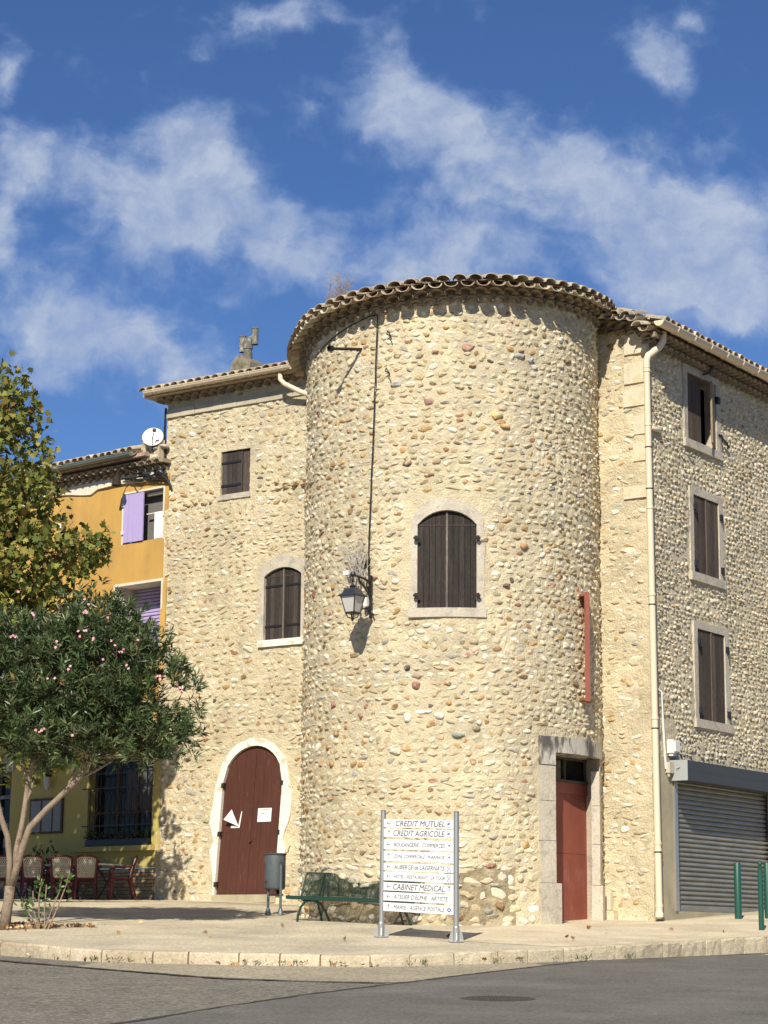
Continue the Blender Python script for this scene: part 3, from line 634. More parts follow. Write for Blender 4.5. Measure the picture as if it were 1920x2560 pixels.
# inner reveal beside the leaf
mb = MB(); Fi = WT(ts(68.3), 0, .0)
mb.add([(Qr[0], Qr[1], DZ0), (Fp[0], Fp[1], DZ0), (Fp[0], Fp[1], DZ1), (Qr[0], Qr[1], DZ1), (Qr[0]+.2, Qr[1]+.25, DZ0), (Fp[0]+.02, Fp[1]+.1, DZ0), (Fp[0]+.02, Fp[1]+.1, DZ1), (Qr[0]+.2, Qr[1]+.25, DZ1)], [(0, 1, 2, 3), (7, 6, 5, 4), (1, 5, 6, 2), (0, 3, 7, 4)])
mb.build('reveal', M['dressed'], df)
mb = MB()
for a, b in ((31.4, 38.2), (38.3, 62.6), (62.8, 73.5)): mb.box(WT, ts(a), ts(b), (4.935 if a < 35 else DZ1)+.002, 5.46+random.uniform(-.02, .01), -.5, .055+random.uniform(0, .006), ns=5)
mb.build('lintel', M['darklintel'], df)
azd = math.atan2(Qr[1]-P0[1], Qr[0]-P0[0]); WD = planar(P0, azd); LD = math.hypot(Qr[0]-P0[0], Qr[1]-P0[1])
mb = MB(); mb.box(WD, -.25, LD+.02, 2.18, 3.42, -.05, 0); mb.box(WD, -.25, LD+.02, 3.426, 4.50, -.05, 0); mb.box(WD, -.25, LD+.02, 4.50, 4.70, -.05, .035)
mb.build('door_leaf', M['redpaint'], df)
mb = MB(); mb.box(WD, -.25, LD+.02, 4.70, 4.75, -.06, .06); mb.box(WD, -.25, LD+.02, 5.12, 5.17, -.06, .03); mb.box(WD, .36, .40, 4.75, 5.12, -.05, .01); mb.box(WD, LD-.04, LD+.02, 4.75, 5.12, -.05, .01)
mb.build('transom_frame', M['oldwood'] if False else M['darkbark'], df)
mb = MB(); mb.box(WD, -.25, LD, 4.72, 5.16, -.06, -.03); mb.build('transom_pane', M['glass'], df)
mb = MB(); mb.box(WD, -.3, LD+.4, 2.02, 2.185, -.3, .32); mb.build('doorstep', M['dressed'], df)
# ------------------------------------------------------------------ stone house left of the tower
house = thing('stone_house', 'rubble stone house wing with brown arched double door, left of the round tower', 'house', (WL_(-10, 0, 0)[0], WL_(-10, 0, 0)[1], 2.66))
SHK = .072
def WLd(s, z, o): return WL_(s+(z-5.05)*SHK, z, o)
d0, d1, dz0, dz1 = -10.2, -8.61, 2.70, 5.83
w1r = (-10.46, -9.64, 11.28, 12.25); w2r = (-9.19, -8.20, 8.02, 9.55)
lex = excl_rects([(w1r[0]-.06, w1r[1]+.06, w1r[2]-.12, w1r[3]+.06), (w2r[0]-.13, w2r[1]+.1, w2r[2]-.14, w2r[3]+.27), (d0-.36, d1-.1, 2.4, 3.3), (d0-.31, d1+.22, 3.2, 4.6), (d0-.22, d1+.26, 4.6, 5.6), (d0+.12, d1-.05, 5.4, 6.04), (-12.05, -7.9, 13.2, 13.42)])
stone_wall('wall', WL_, -12.04, -5.9, 2.2, 13.62, [w1r, w2r, (d0-.20, d1-.02, dz0, 5.0), (d0-.07, d1+.09, 5.0, 5.35), (d0+.06, d1+.0, 5.35, 5.6), (d0+.30, d1-.20, 5.6, 5.84)], house, [
    dict(s0=-12.0, s1=-6.0, z0=2.6, z1=13.55, wr=(.10, .27), hr=(.08, .155), gap=(.006, .042), prot=(.018, .046), pw=PW, keep=1.0),
    dict(s0=-11.55, s1=-10.7, z0=11.13, z1=11.26, wr=(.18, .26), hr=(.11, .13), gap=(.01, .03), prot=(.08, .11), pw=dict(tan=1, olive=1)),
    dict(s0=-9.05, s1=-8.0, z0=11.20, z1=11.32, wr=(.18, .3), hr=(.09, .12), gap=(.01, .03), prot=(.08, .11), pw=dict(tan=1, ochre=1))], lex)
mb = MB()
s = -12.04
while s < -7.3:
    l = random.uniform(.35, .7); mb.box(WL_, s+.006, min(s+l, -7.3), 13.21+random.uniform(0, .01), 13.40, -.1, .045+random.uniform(0, .01)); s += l
mb.build('stone_band', M['mottledband'], house)
LE = 13.66
mb = MB(); genoise(mb, WL_, -12.2, -7.4, lambda s: LE-.10, 1, .25, .22, .12); mb.build('cornice', M['genoise'], house)
mb = MB(); roof_rows(mb, WL_, -12.5, -7.1, lambda s: LE+.10, .50, R_(17), 6, .24, .108, .33)
a = math.sin(R_(17)); b_ = math.cos(R_(17))
mb.add([WL_(-12.45, LE+.07, .38), WL_(-6.5, LE+.07, .38), WL_(-6.5, LE+.07+4*a, .38-4*b_), WL_(-12.45, LE+.07+4*a, .38-4*b_), WL_(-12.45, LE+.01, .38), WL_(-6.5, LE+.01, .38), WL_(-6.5, LE+.01, -7), WL_(-12.45, LE+.01, -7)], [(0, 1, 2, 3), (4, 7, 6, 5), (0, 4, 5, 1), (3, 2, 6, 7), (0, 3, 7, 4)], 0, (.4, .31, .22))
hroof = mb.build('roof', M['tile'], house)
mb = MB(); mb.add([WL_(-12.04, 2.2, -.01), WL_(-12.04, 13.7, -.01), WL_(-12.04, 13.7, -7), WL_(-12.04, 2.2, -7), WL_(-5.0, 2.2, -7), WL_(-5.0, 13.7, -7)], [(0, 1, 2, 3), (3, 2, 5, 4)]); mb.build('side_wall', M['mortar'], house)
def chim(x, y, z): return (x, y, z)
Cx, Cy = -3.05, 47.0
WC = planar((Cx, Cy), AZ1)
mb = MB(); mb.prism(WC, [(-.30, 13.7), (.30, 13.7), (.28, 14.42), (.04, 14.60), (-.10, 14.60), (-.26, 14.46)], -.3, .3); ch_ = mb.build('chimney', M['mossystone'], hroof)
def cowl(x, z0, z1, dy, r=.075):
    mb = MB(); mb.lathe(WC(x, 0, dy)[:2]+(0,), [(r, z0), (r, z1-.03), (r*1.12, z1-.03), (r*1.12, z1), (r*.8, z1), (r*.75, z0+.02)], 14, cap=False); return mb
m_ = MB()
m_.lathe(WC(-.03, 0, 0)[:2]+(0,), [(.105, 14.55), (.105, 14.72), (.09, 14.72), (.09, 14.8), (.11, 14.82), (.11, 15.0), (.09, 15.06)], 14)
m_.tube([WC(-.16, 14.98, .02), WC(.14, 15.07, -.02)], .07, 10)
for q in (cowl(-.17, 14.76, 15.14, .02), cowl(.15, 14.90, 15.29, -.02)): m_.add(q.v, q.f)
m_.build('chimney_cowl', M['cowl'], hroof)
def gutter_prof(W, s0, s1, z, o, r, mb, n=8, ns=1):
    vs = []; k = 2*(n+1)
    for s in (s0, s1):
        for rr in (r, r-.008):
            for i in range(n+1):
                a = PI*i/n; vs.append(W(s, z-math.sin(a)*rr, o+math.cos(a)*rr))
    m = n+1; fs = []
    for i in range(n): fs += [(i, i+1, 2*m+i+1, 2*m+i), (m+i, 3*m+i, 3*m+i+1, m+i+1)]
    fs += [(0, 2*m, 3*m, m), tuple(range(m)), tuple(range(2*m, 3*m))[::-1]]
    mb.add(vs, fs); mb.box(W, s0, s1, z-.012, z+.004, o+r-.006, o+r+.008)
mb = MB(); gutter_prof(WL_, -12.3, -8.22, 13.765, .48, .085, mb); gl = mb.build('gutter', M['gutterpvc'], house, smooth='auto')
for i in range(5): mb = MB(); s = -12.0+i*.9; mb.tube([WL_(s, 13.775, .57), WL_(s, 13.72, .558), WL_(s, 13.68, .50), WL_(s, 13.675, .45)], .011, 5); mb.build('bracket', M['gutterpvc'], gl)
mb = MB(); mb.tube([WL_(-8.55, 13.72, .40), WL_(-8.55, 13.52, .40), WL_(-8.47, 13.42, .36), WL_(-8.12, 13.22, .22), WL_(-7.7, 13.05, .12), WL_(-7.4, 12.9, .06)], .055, 12); mb.build('downpipe', M['gutterpvc'], house, smooth=True)
# upper window
wa = surround('window', WL_, *w1r, 0, .055, .06, .05, house, M['mortar'], front=.012, recess=.12, jit=.008)
mb = MB(); mb.box(WL_, w1r[0]-.05, w1r[1]+.03, 11.17, 11.285, -.1, .045); mb.build('sill', M['dressed'], wa)
mb = MB(); planks(mb, WL_, w1r[0]+.01, -9.88, 11.29, 0, 0, 12.24, 0, -.065, -.03, 4, (.06, .048, .042)); sh = mb.build('shutter', M['oldwood'], wa)
for z in (11.49, 12.0): mb = MB(); mb.box(WL_, w1r[0]-.03, -9.92, z-.024, z+.024, -.028, -.012); mb.build('strap_hinge', M['iron'], sh)
mb = MB(); planks(mb, WL_, -9.88, w1r[1]-.01, 11.29, 0, 0, 12.24, 0, -.085, -.05, 2, (.075, .058, .048)); mb.build('shutter', M['oldwood'], wa)
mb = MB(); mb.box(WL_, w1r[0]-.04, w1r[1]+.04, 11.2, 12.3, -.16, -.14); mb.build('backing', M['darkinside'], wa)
# lower arched window
wb = surround('window', WL_, *w2r, .17, .12, .10, .25, house, M['dressed'], outer_rise=.2)
mb = MB(); mb.box(WL_, w2r[0]-.13, w2r[1]+.1, 7.885, 8.025, -.1, .05); mb.build('sill', M['whitesurround'], wb)
shutter_pair(WL_, *w2r, .17, wb, M['oldwood'], (.045, .036, .03), nb=4, o=-.045, strap=(8.32, 9.17), hinges=False, arch_panel=True)
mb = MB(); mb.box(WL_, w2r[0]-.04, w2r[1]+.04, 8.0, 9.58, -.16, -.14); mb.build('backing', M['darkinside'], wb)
# arched double door with white surround
inner = densify((d0, dz0), (d0, 5.02), 12)+arc_pts(d0, d1, dz1, .80, 16)+densify((d1, 5.02), (d1, dz0), 12)
fwl = [.05, .06, .08, .10, .16, .22, .14, .20, .26, .27, .22, .20]; outer = []
n = len(inner)
for i, (s, z) in enumerate(inner):
    c = (d0+d1)/2
    if z > 5.0 and 12 <= i <= 28:
        v = Vector((s-c, (z-5.0))); v = v.normalized() if v.length > 0 else Vector((0, 1)); f = .175+random.uniform(-.02, .025)
        outer.append((s+v.x*f, z+v.y*f*.85))
    elif i < 12: outer.append((s-fwl[i]+random.uniform(-.03, .03), z))
    else:
        q = [.2, .24, .26, .26, .25, .16, .1, .2, .18, .1, .04, .05, .05]; outer.append((s+q[min(i-29, 12)]+random.uniform(-.02, .02), z))
mb = MB(); mb.ring(WLd, inner, outer, -.14, .028, -.05); dfm = mb.build('door_surround', M['whitesurround'], house)
cM = (d0+d1)/2
for k, (a, b) in enumerate(((d0+.004, cM-.004), (cM+.004, d1-.004))):
    mb = MB(); nb = 3
    for i in range(nb):
        p, q = a+(b-a)*i/nb+.002, a+(b-a)*(i+1)/nb-.002
        tp = [(p+(q-p)*j/6, arc_z(p+(q-p)*j/6, d0, d1, dz1-.01, .80)) for j in range(6, -1, -1)]
        mb.prism(WLd, [(p, dz0+.06), (q, dz0+.06)]+tp, -.075, -.045+random.uniform(-.002, .002))
    lf = mb.build('door_leaf', M['brownpaint'], dfm)
    for z in (5.03, 4.02, 2.98):
        mb = MB(); e = a if k == 0 else b; mb.box(WLd, e-.035, e+.035, z-.05, z+.05, -.05, .035); mb.build('hinge', M['rust'], lf)
mb = MB(); mb.tube([WLd(cM+.02, 3.86, -.04), WLd(cM+.02, 3.86, .0)], .035, 8); mb.box(WLd, cM-.012, cM+.02, dz0+.08, 5.78, -.046, -.034); mb.build('lock', M['brownpaint'], dfm)
mb = MB(); mb.box(WLd, d0-.05, d1+.05, 2.6, 2.765, -.2, .05); mb.build('doorstep', M['concrete'], dfm)
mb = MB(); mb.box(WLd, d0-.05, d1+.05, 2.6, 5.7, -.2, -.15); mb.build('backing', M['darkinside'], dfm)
# ------------------------------------------------------------------ town house right of the tower
town = thing('town_house', 'tall rubble stone house with three brown shuttered windows and a metal roller shutter', 'house', (C0[0], C0[1], 2.26))
RW = [(1.70, 2.98, 11.53, 12.90), (1.87, 3.00, 8.91, 10.46), (1.94, 3.14, 6.06, 7.82)]
gar = (.86, 5.1, 2.42, 5.0)
rmats = [M['mortargrey'], M['stone']]
rex = excl_rects([(a-.2, b+.2, c-.17, d+.16) for a, b, c, d in RW]+[(-.1, 8, 0, 5.30), (-.1, .85, 0, 5.9)])
stone_wall('wall', WR, 0.0, 8.0, 2.0, 13.36, [RW[0], RW[1], RW[2], gar], town, [
    dict(s0=.04, s1=7.9, z0=5.3, z1=13.3, wr=(.08, .18), hr=(.06, .11), gap=(.004, .035), prot=(.020, .054), pw=PWR, keep=.97),
    dict(s0=.04, s1=7.9, z0=5.3, z1=13.3, wr=(.2, .34), hr=(.12, .2), gap=(.5, 1.4), prot=(.02, .06), pw=PWR, keep=.22)], rex, rmats)
sex = excl_rects([])
stone_wall('front_wall', WL_, -1.5, 0.0, 1.9, 13.62, [], town, [
    dict(s0=-1.45, s1=-.28, z0=2.1, z1=13.5, wr=(.10, .28), hr=(.07, .14), gap=(.01, .05), prot=(.012, .038), pw=PWS, keep=.92),
    dict(s0=-1.3, s1=-.45, z0=2.2, z1=6.0, wr=(.2, .38), hr=(.12, .2), gap=(.1, .5), prot=(.01, .05), pw=dict(white=1, pale=1), keep=.6),
    dict(s0=-.6, s1=-.42, z0=6.0, z1=13.2, wr=(.28, .4), hr=(.22, .36), gap=(.05, .3), prot=(.01, .04), pw=dict(pale=2, cream=1, tan=.3), keep=.7)], sex)
# corner quoins (flat dressed blocks) and foot stones
z = 9.6
while z < 13.2:
    h = random.uniform(.2, .42); l = random.choice((.22, .32, .5))
    if random.random() < .5: mb = MB(); mb.box(WL_, -l+random.uniform(-.05, .05), .02, z, z+h, -.1, .028+random.uniform(0, .008)); mb.build('quoin', M['quoinpale'], town)
    z += h+random.uniform(.04, .22)
for q in ((-1.2, -.75, 2.1, 2.42, .18), (-1.15, -.85, 2.43, 2.75, .12), (-.72, -.1, 2.12, 2.3, .07)): mb = MB(); mb.box(WL_, q[0], q[1], q[2], q[3], -.1, q[4]); mb.build('foot_stone', M['quoinpale'], town)
RE = 13.34
def eaveS(s): return RE+.20-(s+0.0)*.22 if s < 0 else RE
mb = MB(); genoise(mb, WR, -.1, 8.0, lambda s: RE-.30, 2, .24, .17, .12); mb.build('cornice', M['genoise'], town)
mb = MB(); genoise(mb, WL_, -1.35, .12, lambda s: eaveS(s)-.34, 2, .25, .11, .125); mb.build('cornice', M['genoise'], town)
mb = MB(); roof_rows(mb, WR, -.25, 8.0, lambda s: RE+.03, .54, R_(16), 6, .25, .113, .33, None, lambda s, t: s < -.3+t*1.05)
roof_rows(mb, WL_, -1.3, .2, lambda s: eaveS(s)-.07, .50, R_(14), 4, .25, .113, .33, None, lambda s, t: s > .25-t*1.05)
a = math.sin(R_(16)); b_ = math.cos(R_(16))
mb.add([WR(-.3, RE, .46), WR(8, RE, .46), WR(8, RE+5*a, .46-5*b_), WR(4.6, RE+5*a, .46-5*b_), WR(-.0, RE+.05, -1.2), WR(2.2, RE+.55, -3.0)], [(0, 1, 2, 3), (0, 3, 5, 4)], 0, (.4, .31, .22))
mb.build('roof', M['tile'], town)
mb = MB(); mb.add([WR(8, 2, 0), WR(8, 13.5, 0), WR(8, 13.5, -7), WR(8, 2, -7)], [(0, 1, 2, 3)]); mb.build('side_wall', M['mortar'], town)
mb = MB(); gutter_prof(WR, -.42, 8.1, 13.345, .50, .105, mb, 10); gr = mb.build('gutter', M['gutterpvc'], town, smooth='auto')
for i in range(11):
    mb = MB(); s = .22+i*.72; mb.tube([WR(s, 13.36, .612)]+[WR(s, 13.345-math.sin(t)*.112, .50+math.cos(t)*.112) for t in (.1, .5, .9, 1.3, 1.7, 2.2)], .014, 5); mb.build('bracket', M['gutterpvc'], gr)
mb = MB(); mb.tube([(5.30, 40.05, 13.28), (5.29, 40.04, 13.10), (5.22, 40.03, 12.98), (5.0, 39.98, 12.80), (4.965, 39.97, 12.70), (4.965, 39.97, 12.55)], .068, 14)
mb.tube([(4.965, 39.97, 12.55), (5.0, 39.97, 7.5), (5.035, 39.97, 2.50), (5.035, 39.955, 2.40), (5.03, 39.93, 2.35)], .062, 14, cap=False)
mb.lathe((5.028, 39.90, 2.27), [(.03, .0), (.075, .03), (.078, .09), (.065, .12)], 14)
for z in (12.5, 11.45, 9.85, 8.2, 3.5, 2.5, 3.62, 5.9): 
    x = 4.965+.07*(12.55-z)/10.05; mb.lathe((x, 39.97, z-.03), [(.062, 0), (.073, .004), (.073, .055), (.062, .06)], 14)
dp = mb.build('downpipe', M['gutterpvc'], town, smooth='auto')
for z in (11.0, 10.2, 8.0, 5.7, 3.45):
    mb = MB(); x = 4.965+.07*(12.55-z)/10.05; mb.lathe((x, 39.97, z), [(.066, 0), (.07, .0), (.07, .02), (.066, .02)], 12); mb.tube([(x, 39.97, z+.01), (x, 40.12, z+.01)], .012, 5); mb.build('pipe_clip', M['rust'], dp)
mb = MB(); mb.tube([(4.975, 39.98, 11.40), WR(.42, 11.44, .05), WR(.5, 11.46, -.05)], .045, 10); mb.build('branch_pipe', M['gutterpvc'], dp, smooth=True)
# right hand windows
for wi, r in enumerate(RW):
    wo_ = surround('window', WR, *r, 0, .16, .17, .14, town, M['dressed'], front=.022, recess=.24 if wi == 0 else .12, jit=.012)
    mb = MB(); mb.box(WR, r[0]-.17, r[1]+.2, r[2]-.16, r[2]+.004, -.1, .05); mb.build('sill', M['dressed'], wo_)
    if wi:
        shutter_pair(WR, r[0], r[1], r[2], r[3], 0, wo_, M['oldwood'], (.088, .066, .050), nb=3, o=-.004, hinges=False, pale=(.13, .10, .08))
        for sx, z in ((r[0]+.01, r[3]-.25), (r[0]+.01, r[2]+.18), (r[1]+.05, r[3]-.28), (r[1]+.06, r[2]+.2)):
            mb = MB(); mb.box(WR, sx-.03, sx+.045, z-.06, z+.06, -.04, .07); mb.box(WR, sx-.0, sx+.02, z-.10, z-.02, .05, .085); mb.build('hinge', M['iron'], wo_)
    else:
        cs = r[0]+.64
        mb = MB(); planks(mb, WR, r[0]+.01, cs, r[2]+.01, 0, 0, r[3], 0, -.045, -.012, 3, (.085, .062, .047), var=.15); mb.build('shutter', M['oldwood'], wo_)
        mb = MB(); mb.box(WR, cs+.005, cs+.055, r[2]+.02, r[3]-.14, -.14, -.04, 0, (.30, .19, .09)); mb.build('cover_strip', M['oldwood'], wo_)
        fx = WR(r[1]-.02, 0, -.05); Wopen = planar(WR(r[1]-.015, 0, -.02)[:2], AZ2+R_(200))
        mb = MB(); planks(mb, Wopen, .02, .55, r[2]+.05, 0, 0, r[3]-.04, 0, -.02, .02, 3, (.32, .25, .16), var=.1); mb.box(Wopen, .05, .5, r[2]+.25, r[2]+.33, .02, .04, 0, (.2, .14, .09)); mb.build('shutter', M['oldwood'], wo_)
        for z in (r[3]-.32,):
            mb = MB(); mb.box(WR, r[1]-.02, r[1]+.09, z-.07, z+.07, -.03, .075); mb.build('hinge', M['iron'], wo_)
        mb = MB(); mb.tube([WR(r[1]+.07, r[2]+.36, .03), WR(r[1]+.12, r[2]+.30, .07), WR(r[1]+.5, r[2]+.17, .05)], .022, 5); mb.tube([WR(r[1]+.12, r[2]+.36, .07), WR(r[1]+.14, r[2]+.2, .07)], .02, 5); mb.tube([WR(r[1]+.4, r[2]+.26, .06), WR(r[1]+.42, r[2]+.12, .06)], .018, 5); mb.build('shutter_stay', M['iron'], wo_)
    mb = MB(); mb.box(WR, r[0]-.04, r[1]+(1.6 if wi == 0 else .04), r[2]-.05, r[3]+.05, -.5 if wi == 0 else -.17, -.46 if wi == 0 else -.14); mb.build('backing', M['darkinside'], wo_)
mb = MB(); mb.tube([WR(2.42, 13.1, .2), WR(2.40, 13.02, .18), WR(2.36, 12.98, .12), WR(2.30, 12.96, .06)], .02, 6); mb.tube([WR(2.42, 13.1, .2), WR(2.55, 13.16, .16), WR(2.62, 13.14, .1)], .03, 6); mb.build('iron_hook', M['iron'], town)
# roller shutter
mb = MB(); mb.box(WR, 0.02, .86, 2.0, 5.22, -.2, .055); mb.box(WR, .86, 5.3, 2.0, 2.425, -.2, .05); pil = mb.build('rendered_pier', M['concrete'], town)
mb = MB(); nsl = 27; h = (4.86-2.46)/nsl
prof = []
for i in range(nsl):
    z = 2.55+i*h; prof += [(z, -.085), (z+h*.30, -.052), (z+h*.72, -.058), (z+h*.80, -.10), (z+h*.96, -.10)]
prof = [(2.43, -.07), (2.54, -.07)]+prof
vs = []; 
for s in (.86, 5.1): vs += [WR(s, z, o) for z, o in prof]
k = len(prof); mb.add(vs, [(i, k+i, k+i+1, i+1) for i in range(k-1)]); mb.box(WR, .86, 5.1, 2.435, 2.53, -.1, -.06)
rs = mb.build('roller_shutter', M['greymetal'], town)
for s in (.70, 4.98):
    mb = MB(); mb.box(WR, s, s+.06, 2.42, 4.80, .0, .085); mb.box(WR, s+.07, s+.18, 2.42, 4.80, -.02, .06); mb.build('guide_rail', M['alu'], rs)
mb = MB(); mb.box(WR, .60, 5.4, 4.985, 5.17, 0, .41); mb.prism(planar(WR(.60, 0, 0)[:2], AZ2), [(.0, 4.80), (4.8, 4.80), (4.8, 4.983), (.0, 4.983)], 0, .41); sb = mb.build('shutter_box', M['boxgrey'], rs)
mb = MB(); mb.box(WR, .592, .599, 4.795, 5.175, -.0, .415); mb.build('end_cap', M['boxlight'], sb)
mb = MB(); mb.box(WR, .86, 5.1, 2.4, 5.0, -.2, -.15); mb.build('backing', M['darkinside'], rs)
# small fittings by the shutter: separate things
t = MB(); t.box(WR, .47, .72, 5.30, 5.55, .06, .20); t.box(WR, .50, .69, 5.33, 5.52, .2, .225); t.box(WR, .50, .66, 5.25, 5.30, .08, .17)
tag(t.build('junction_box', M['whiteplastic'], loc=WR(.6, 5.25, .06)), 'white electrical box above the grey roller shutter box', 'electrical box')
t = MB(); t.box(WR, .40, .56, 4.93, 5.13, .06, .15); t.lathe(WR(.45, 4.86, .1), [(.02, 0), (.03, .04), (.03, .08)], 8)
tag(t.build('switch_box', M['cream'], loc=WR(.5, 4.86, .06)), 'small cream switch box below the white electrical box, left of the shutter box', 'switch box')
t = MB(); t.tube([WR(.28, 6.42, .07), WR(.30, 6.0, .075), WR(.33, 5.6, .08), WR(.38, 5.1, .08), WR(.42, 4.95, .085)], .016, 6); t.tube([WR(.36, 5.95, .03), WR(.36, 5.0, .08)], .012, 6); t.tube([WR(.28, 6.42, .07), WR(.20, 6.5, .0)], .016, 6)
tag(t.build('cable_conduit', M['whiteplastic'], loc=WR(.3, 4.9, .06)), 'thin white cable conduit beside the beige downpipe on the right', 'conduit')
t = MB(); t.tube([WR(.55, 5.0, .2), WR(.62, 5.05, .3), WR(.68, 5.22, .33), WR(.75, 5.3, .15)], .006, 4)
tag(t.build('loose_wire', M['blackplastic'], loc=WR(.6, 5.0, .2)), 'short black wire looping over the end of the shutter box', 'wire')
# ------------------------------------------------------------------ yellow house
yel = thing('yellow_house', 'ochre rendered house with lavender shutters and a dark barred restaurant window', 'house', WY(-3, 2.66, 0))
YW = [(-1.34, -.06, 10.53, 11.66), (-1.54, -.05, 8.05, 9.57), (-2.21, -.13, 3.86, 6.05), (-6.2, -4.88, 2.66, 5.62)]
V, F4 = mortar_grid(WY, -11, .12, 2.3, 12.0, YW+[(-11, .12, 2.3, 3.35)], .25, .004)
F = np.concatenate([F4[:, [0, 1, 2]], F4[:, [0, 2, 3]]]); X, Y, Z = WY(V[:, 0], V[:, 1], V[:, 2])
cz = V[F][:, :, 1].mean(axis=1); mi = (cz < 6.35).astype(int)
np_build('wall', np.stack([X, Y, Z], -1), F, [M['ochre'], M['lemon']], yel, None, True, mi)
# brick base
mb = MB(); z = 2.35; j = 0; mb.box(WY, -11, .0, 2.3, 3.345, -.1, -.012, 0, (.16, .12, .08))
while z < 3.3:
    s = -8.2-(.11 if j % 2 else 0)
    while s < -.02:
        e = min(s+.215, -.02); k = random.uniform(.75, 1.2)
        if not (-6.25 < s < -4.85): mb.box(WY, s, e-.012, z, z+.062, -.02, .022+random.uniform(0, .004), 0, (.50*k, .37*k, .21*k))
        s += .22
    z += .0755; j += 1
mb.build('brick_base', M['brick'], yel)
mb = MB(); pts = []
for i in range(41):
    s = -9+9.05*i/40; pts.append((s, 11.93+.05*math.sin(s*1.4+.3)+.035*math.sin(s*3.1)-(.10 if s < -2.4 else 0)))
mb.prism(WY, pts+[(.05, 12.12), (-9, 12.12)], -.03, .05); mb.build('plaster_band', M['whiteplaster'], yel)
mb = MB(); genoise(mb, WY, -9, -.02, lambda s: 12.07, 2, .24, .15, .11); mb.build('cornice', M['genoise'], yel)
mb = MB(); roof_rows(mb, WY, -9, -.62, lambda s: 12.50, .44, R_(16), 5, .235, .103, .33)
mb.add([WY(-9, 12.44, .38), WY(-.3, 12.44, .38), WY(-.3, 13.5, -3.5), WY(-9, 13.5, -3.5), WY(-9, 12.36, .38), WY(-.3, 12.36, .38), WY(-.3, 12.3, -6), WY(-9, 12.3, -6)], [(0, 1, 2, 3), (4, 7, 6, 5), (0, 4, 5, 1), (3, 2, 6, 7), (1, 5, 6, 2), (0, 3, 7, 4)], 0, (.42, .31, .24))
mb.build('roof', M['tile'], yel)
# rough masonry stub at the right end of the eave
v, f, c = stones(WY, -.58, -.02, 12.26, 12.62, (.14, .3), (.12, .2), (.0, .03), (.10, .18), lambda *a: False, dict(pale=1, grey=2, white=1), 1)
X, Y, Z = WY(v[:, 0], v[:, 1], v[:, 2]+.16); np_build('masonry_stub', np.stack([X, Y, Z], -1), f, M['stone'], yel, None, True, None, c)
mb = MB(); mb.box(WY, -.6, -.02, 12.2, 12.62, -.3, .22); mb.build('stub_core', M['mortar'], yel)
mb = MB(); gutter_prof(WY, -9, -.66, 12.46, .46, .085, mb); mb.build('gutter', M['zinc'], yel, smooth='auto')
# tangled cables at the eave corner: part of the house
mb = MB()
for q in range(9):
    s = -random.uniform(.15, 1.5); mb.tube([WY(s, 12.02+random.uniform(-.05, .1), .06+random.uniform(0, .1)), WY(s+.2, 11.98+random.uniform(-.05, .05), .12), WY(min(s+.5, .1), 11.95+random.uniform(-.12, .05), .1), WY(.12, 11.85+random.uniform(-.1, .1), .08)], .018, 5)
mb.tube([WY(-.3, 12.05, .08), WY(-.05, 11.95, .1), WY(.15, 11.78, .08), WY(.22, 11.62, .05)], .03, 6); mb.build('eave_cables', M['blackplastic'], yel)
mb = MB(); mb.tube([WL_(-12.07, 13.45, .03), WL_(-12.08, 12.9, .04), WL_(-12.05, 12.3, .03), WL_(-12.07, 11.9, .05)], .028, 6)
tag(mb.build('black_cable', M['blackplastic'], loc=WL_(-12.07, 11.9, .04)), 'black cable running down the left corner of the stone house wing', 'cable')
# upper window, one lavender shutter closed
s0, s1, z0, z1 = YW[0]
wo_ = surround('window', WY, s0, s1, z0, z1, 0, .05, .05, .04, yel, M['whiteplaster'], front=.012, recess=.2, jit=.012, fb=.05)
mb = MB(); planks(mb, WY, s0+.01, s0+.66, z0+.01, 0, 0, z1-.01, 0, .0, .03, 4, (1, 1, 1), 0, .004); lv = mb.build('shutter', M['lavender'], wo_)
mb = MB(); mb.box(WY, s0, s1+.3, z0-.05, z1+.05, -.30, -.26); mb.build('backing', M['greyroom'], wo_)
mb = MB(); mb.box(WY, s0+.95, s1, z0+.02, z0+.62, -.07, -.05); mb.build('curtain', M['white'], wo_)
mb = MB(); mb.box(WY, s0+.64, s1, z0+.61, z0+.63, -.14, -.10); mb.box(WY, s0+.64, s1, z1-.10, z1-.04, -.18, -.1); mb.build('window_bar', M['whiteplaster'], wo_)
for z in (z0+.25, z1-.25): mb = MB(); mb.box(WY, s0-.04, s0+.04, z-.04, z+.04, .02, .05); mb.build('hinge', M['whiteplastic'], wo_)
# lower window, deep reveal and louvred lavender shutters inside
s0, s1, z0, z1 = YW[1]
wo_ = surround('window', WY, s0, s1, z0, z1, 0, .05, .05, .05, yel, M['whiteplaster'], front=.012, recess=.60, jit=.008, fb=.05)
mb = MB()
for i in range(19): z = z0+.04+i*.078; mb.box(WY, s0+.03, s1-.03, z, z+.055, -.57, -.54+.012*(i % 2))
mb.box(WY, s0+.02, s1-.02, z0, z1, -.60, -.575); mb.build('shutter', M['lavender'], wo_)
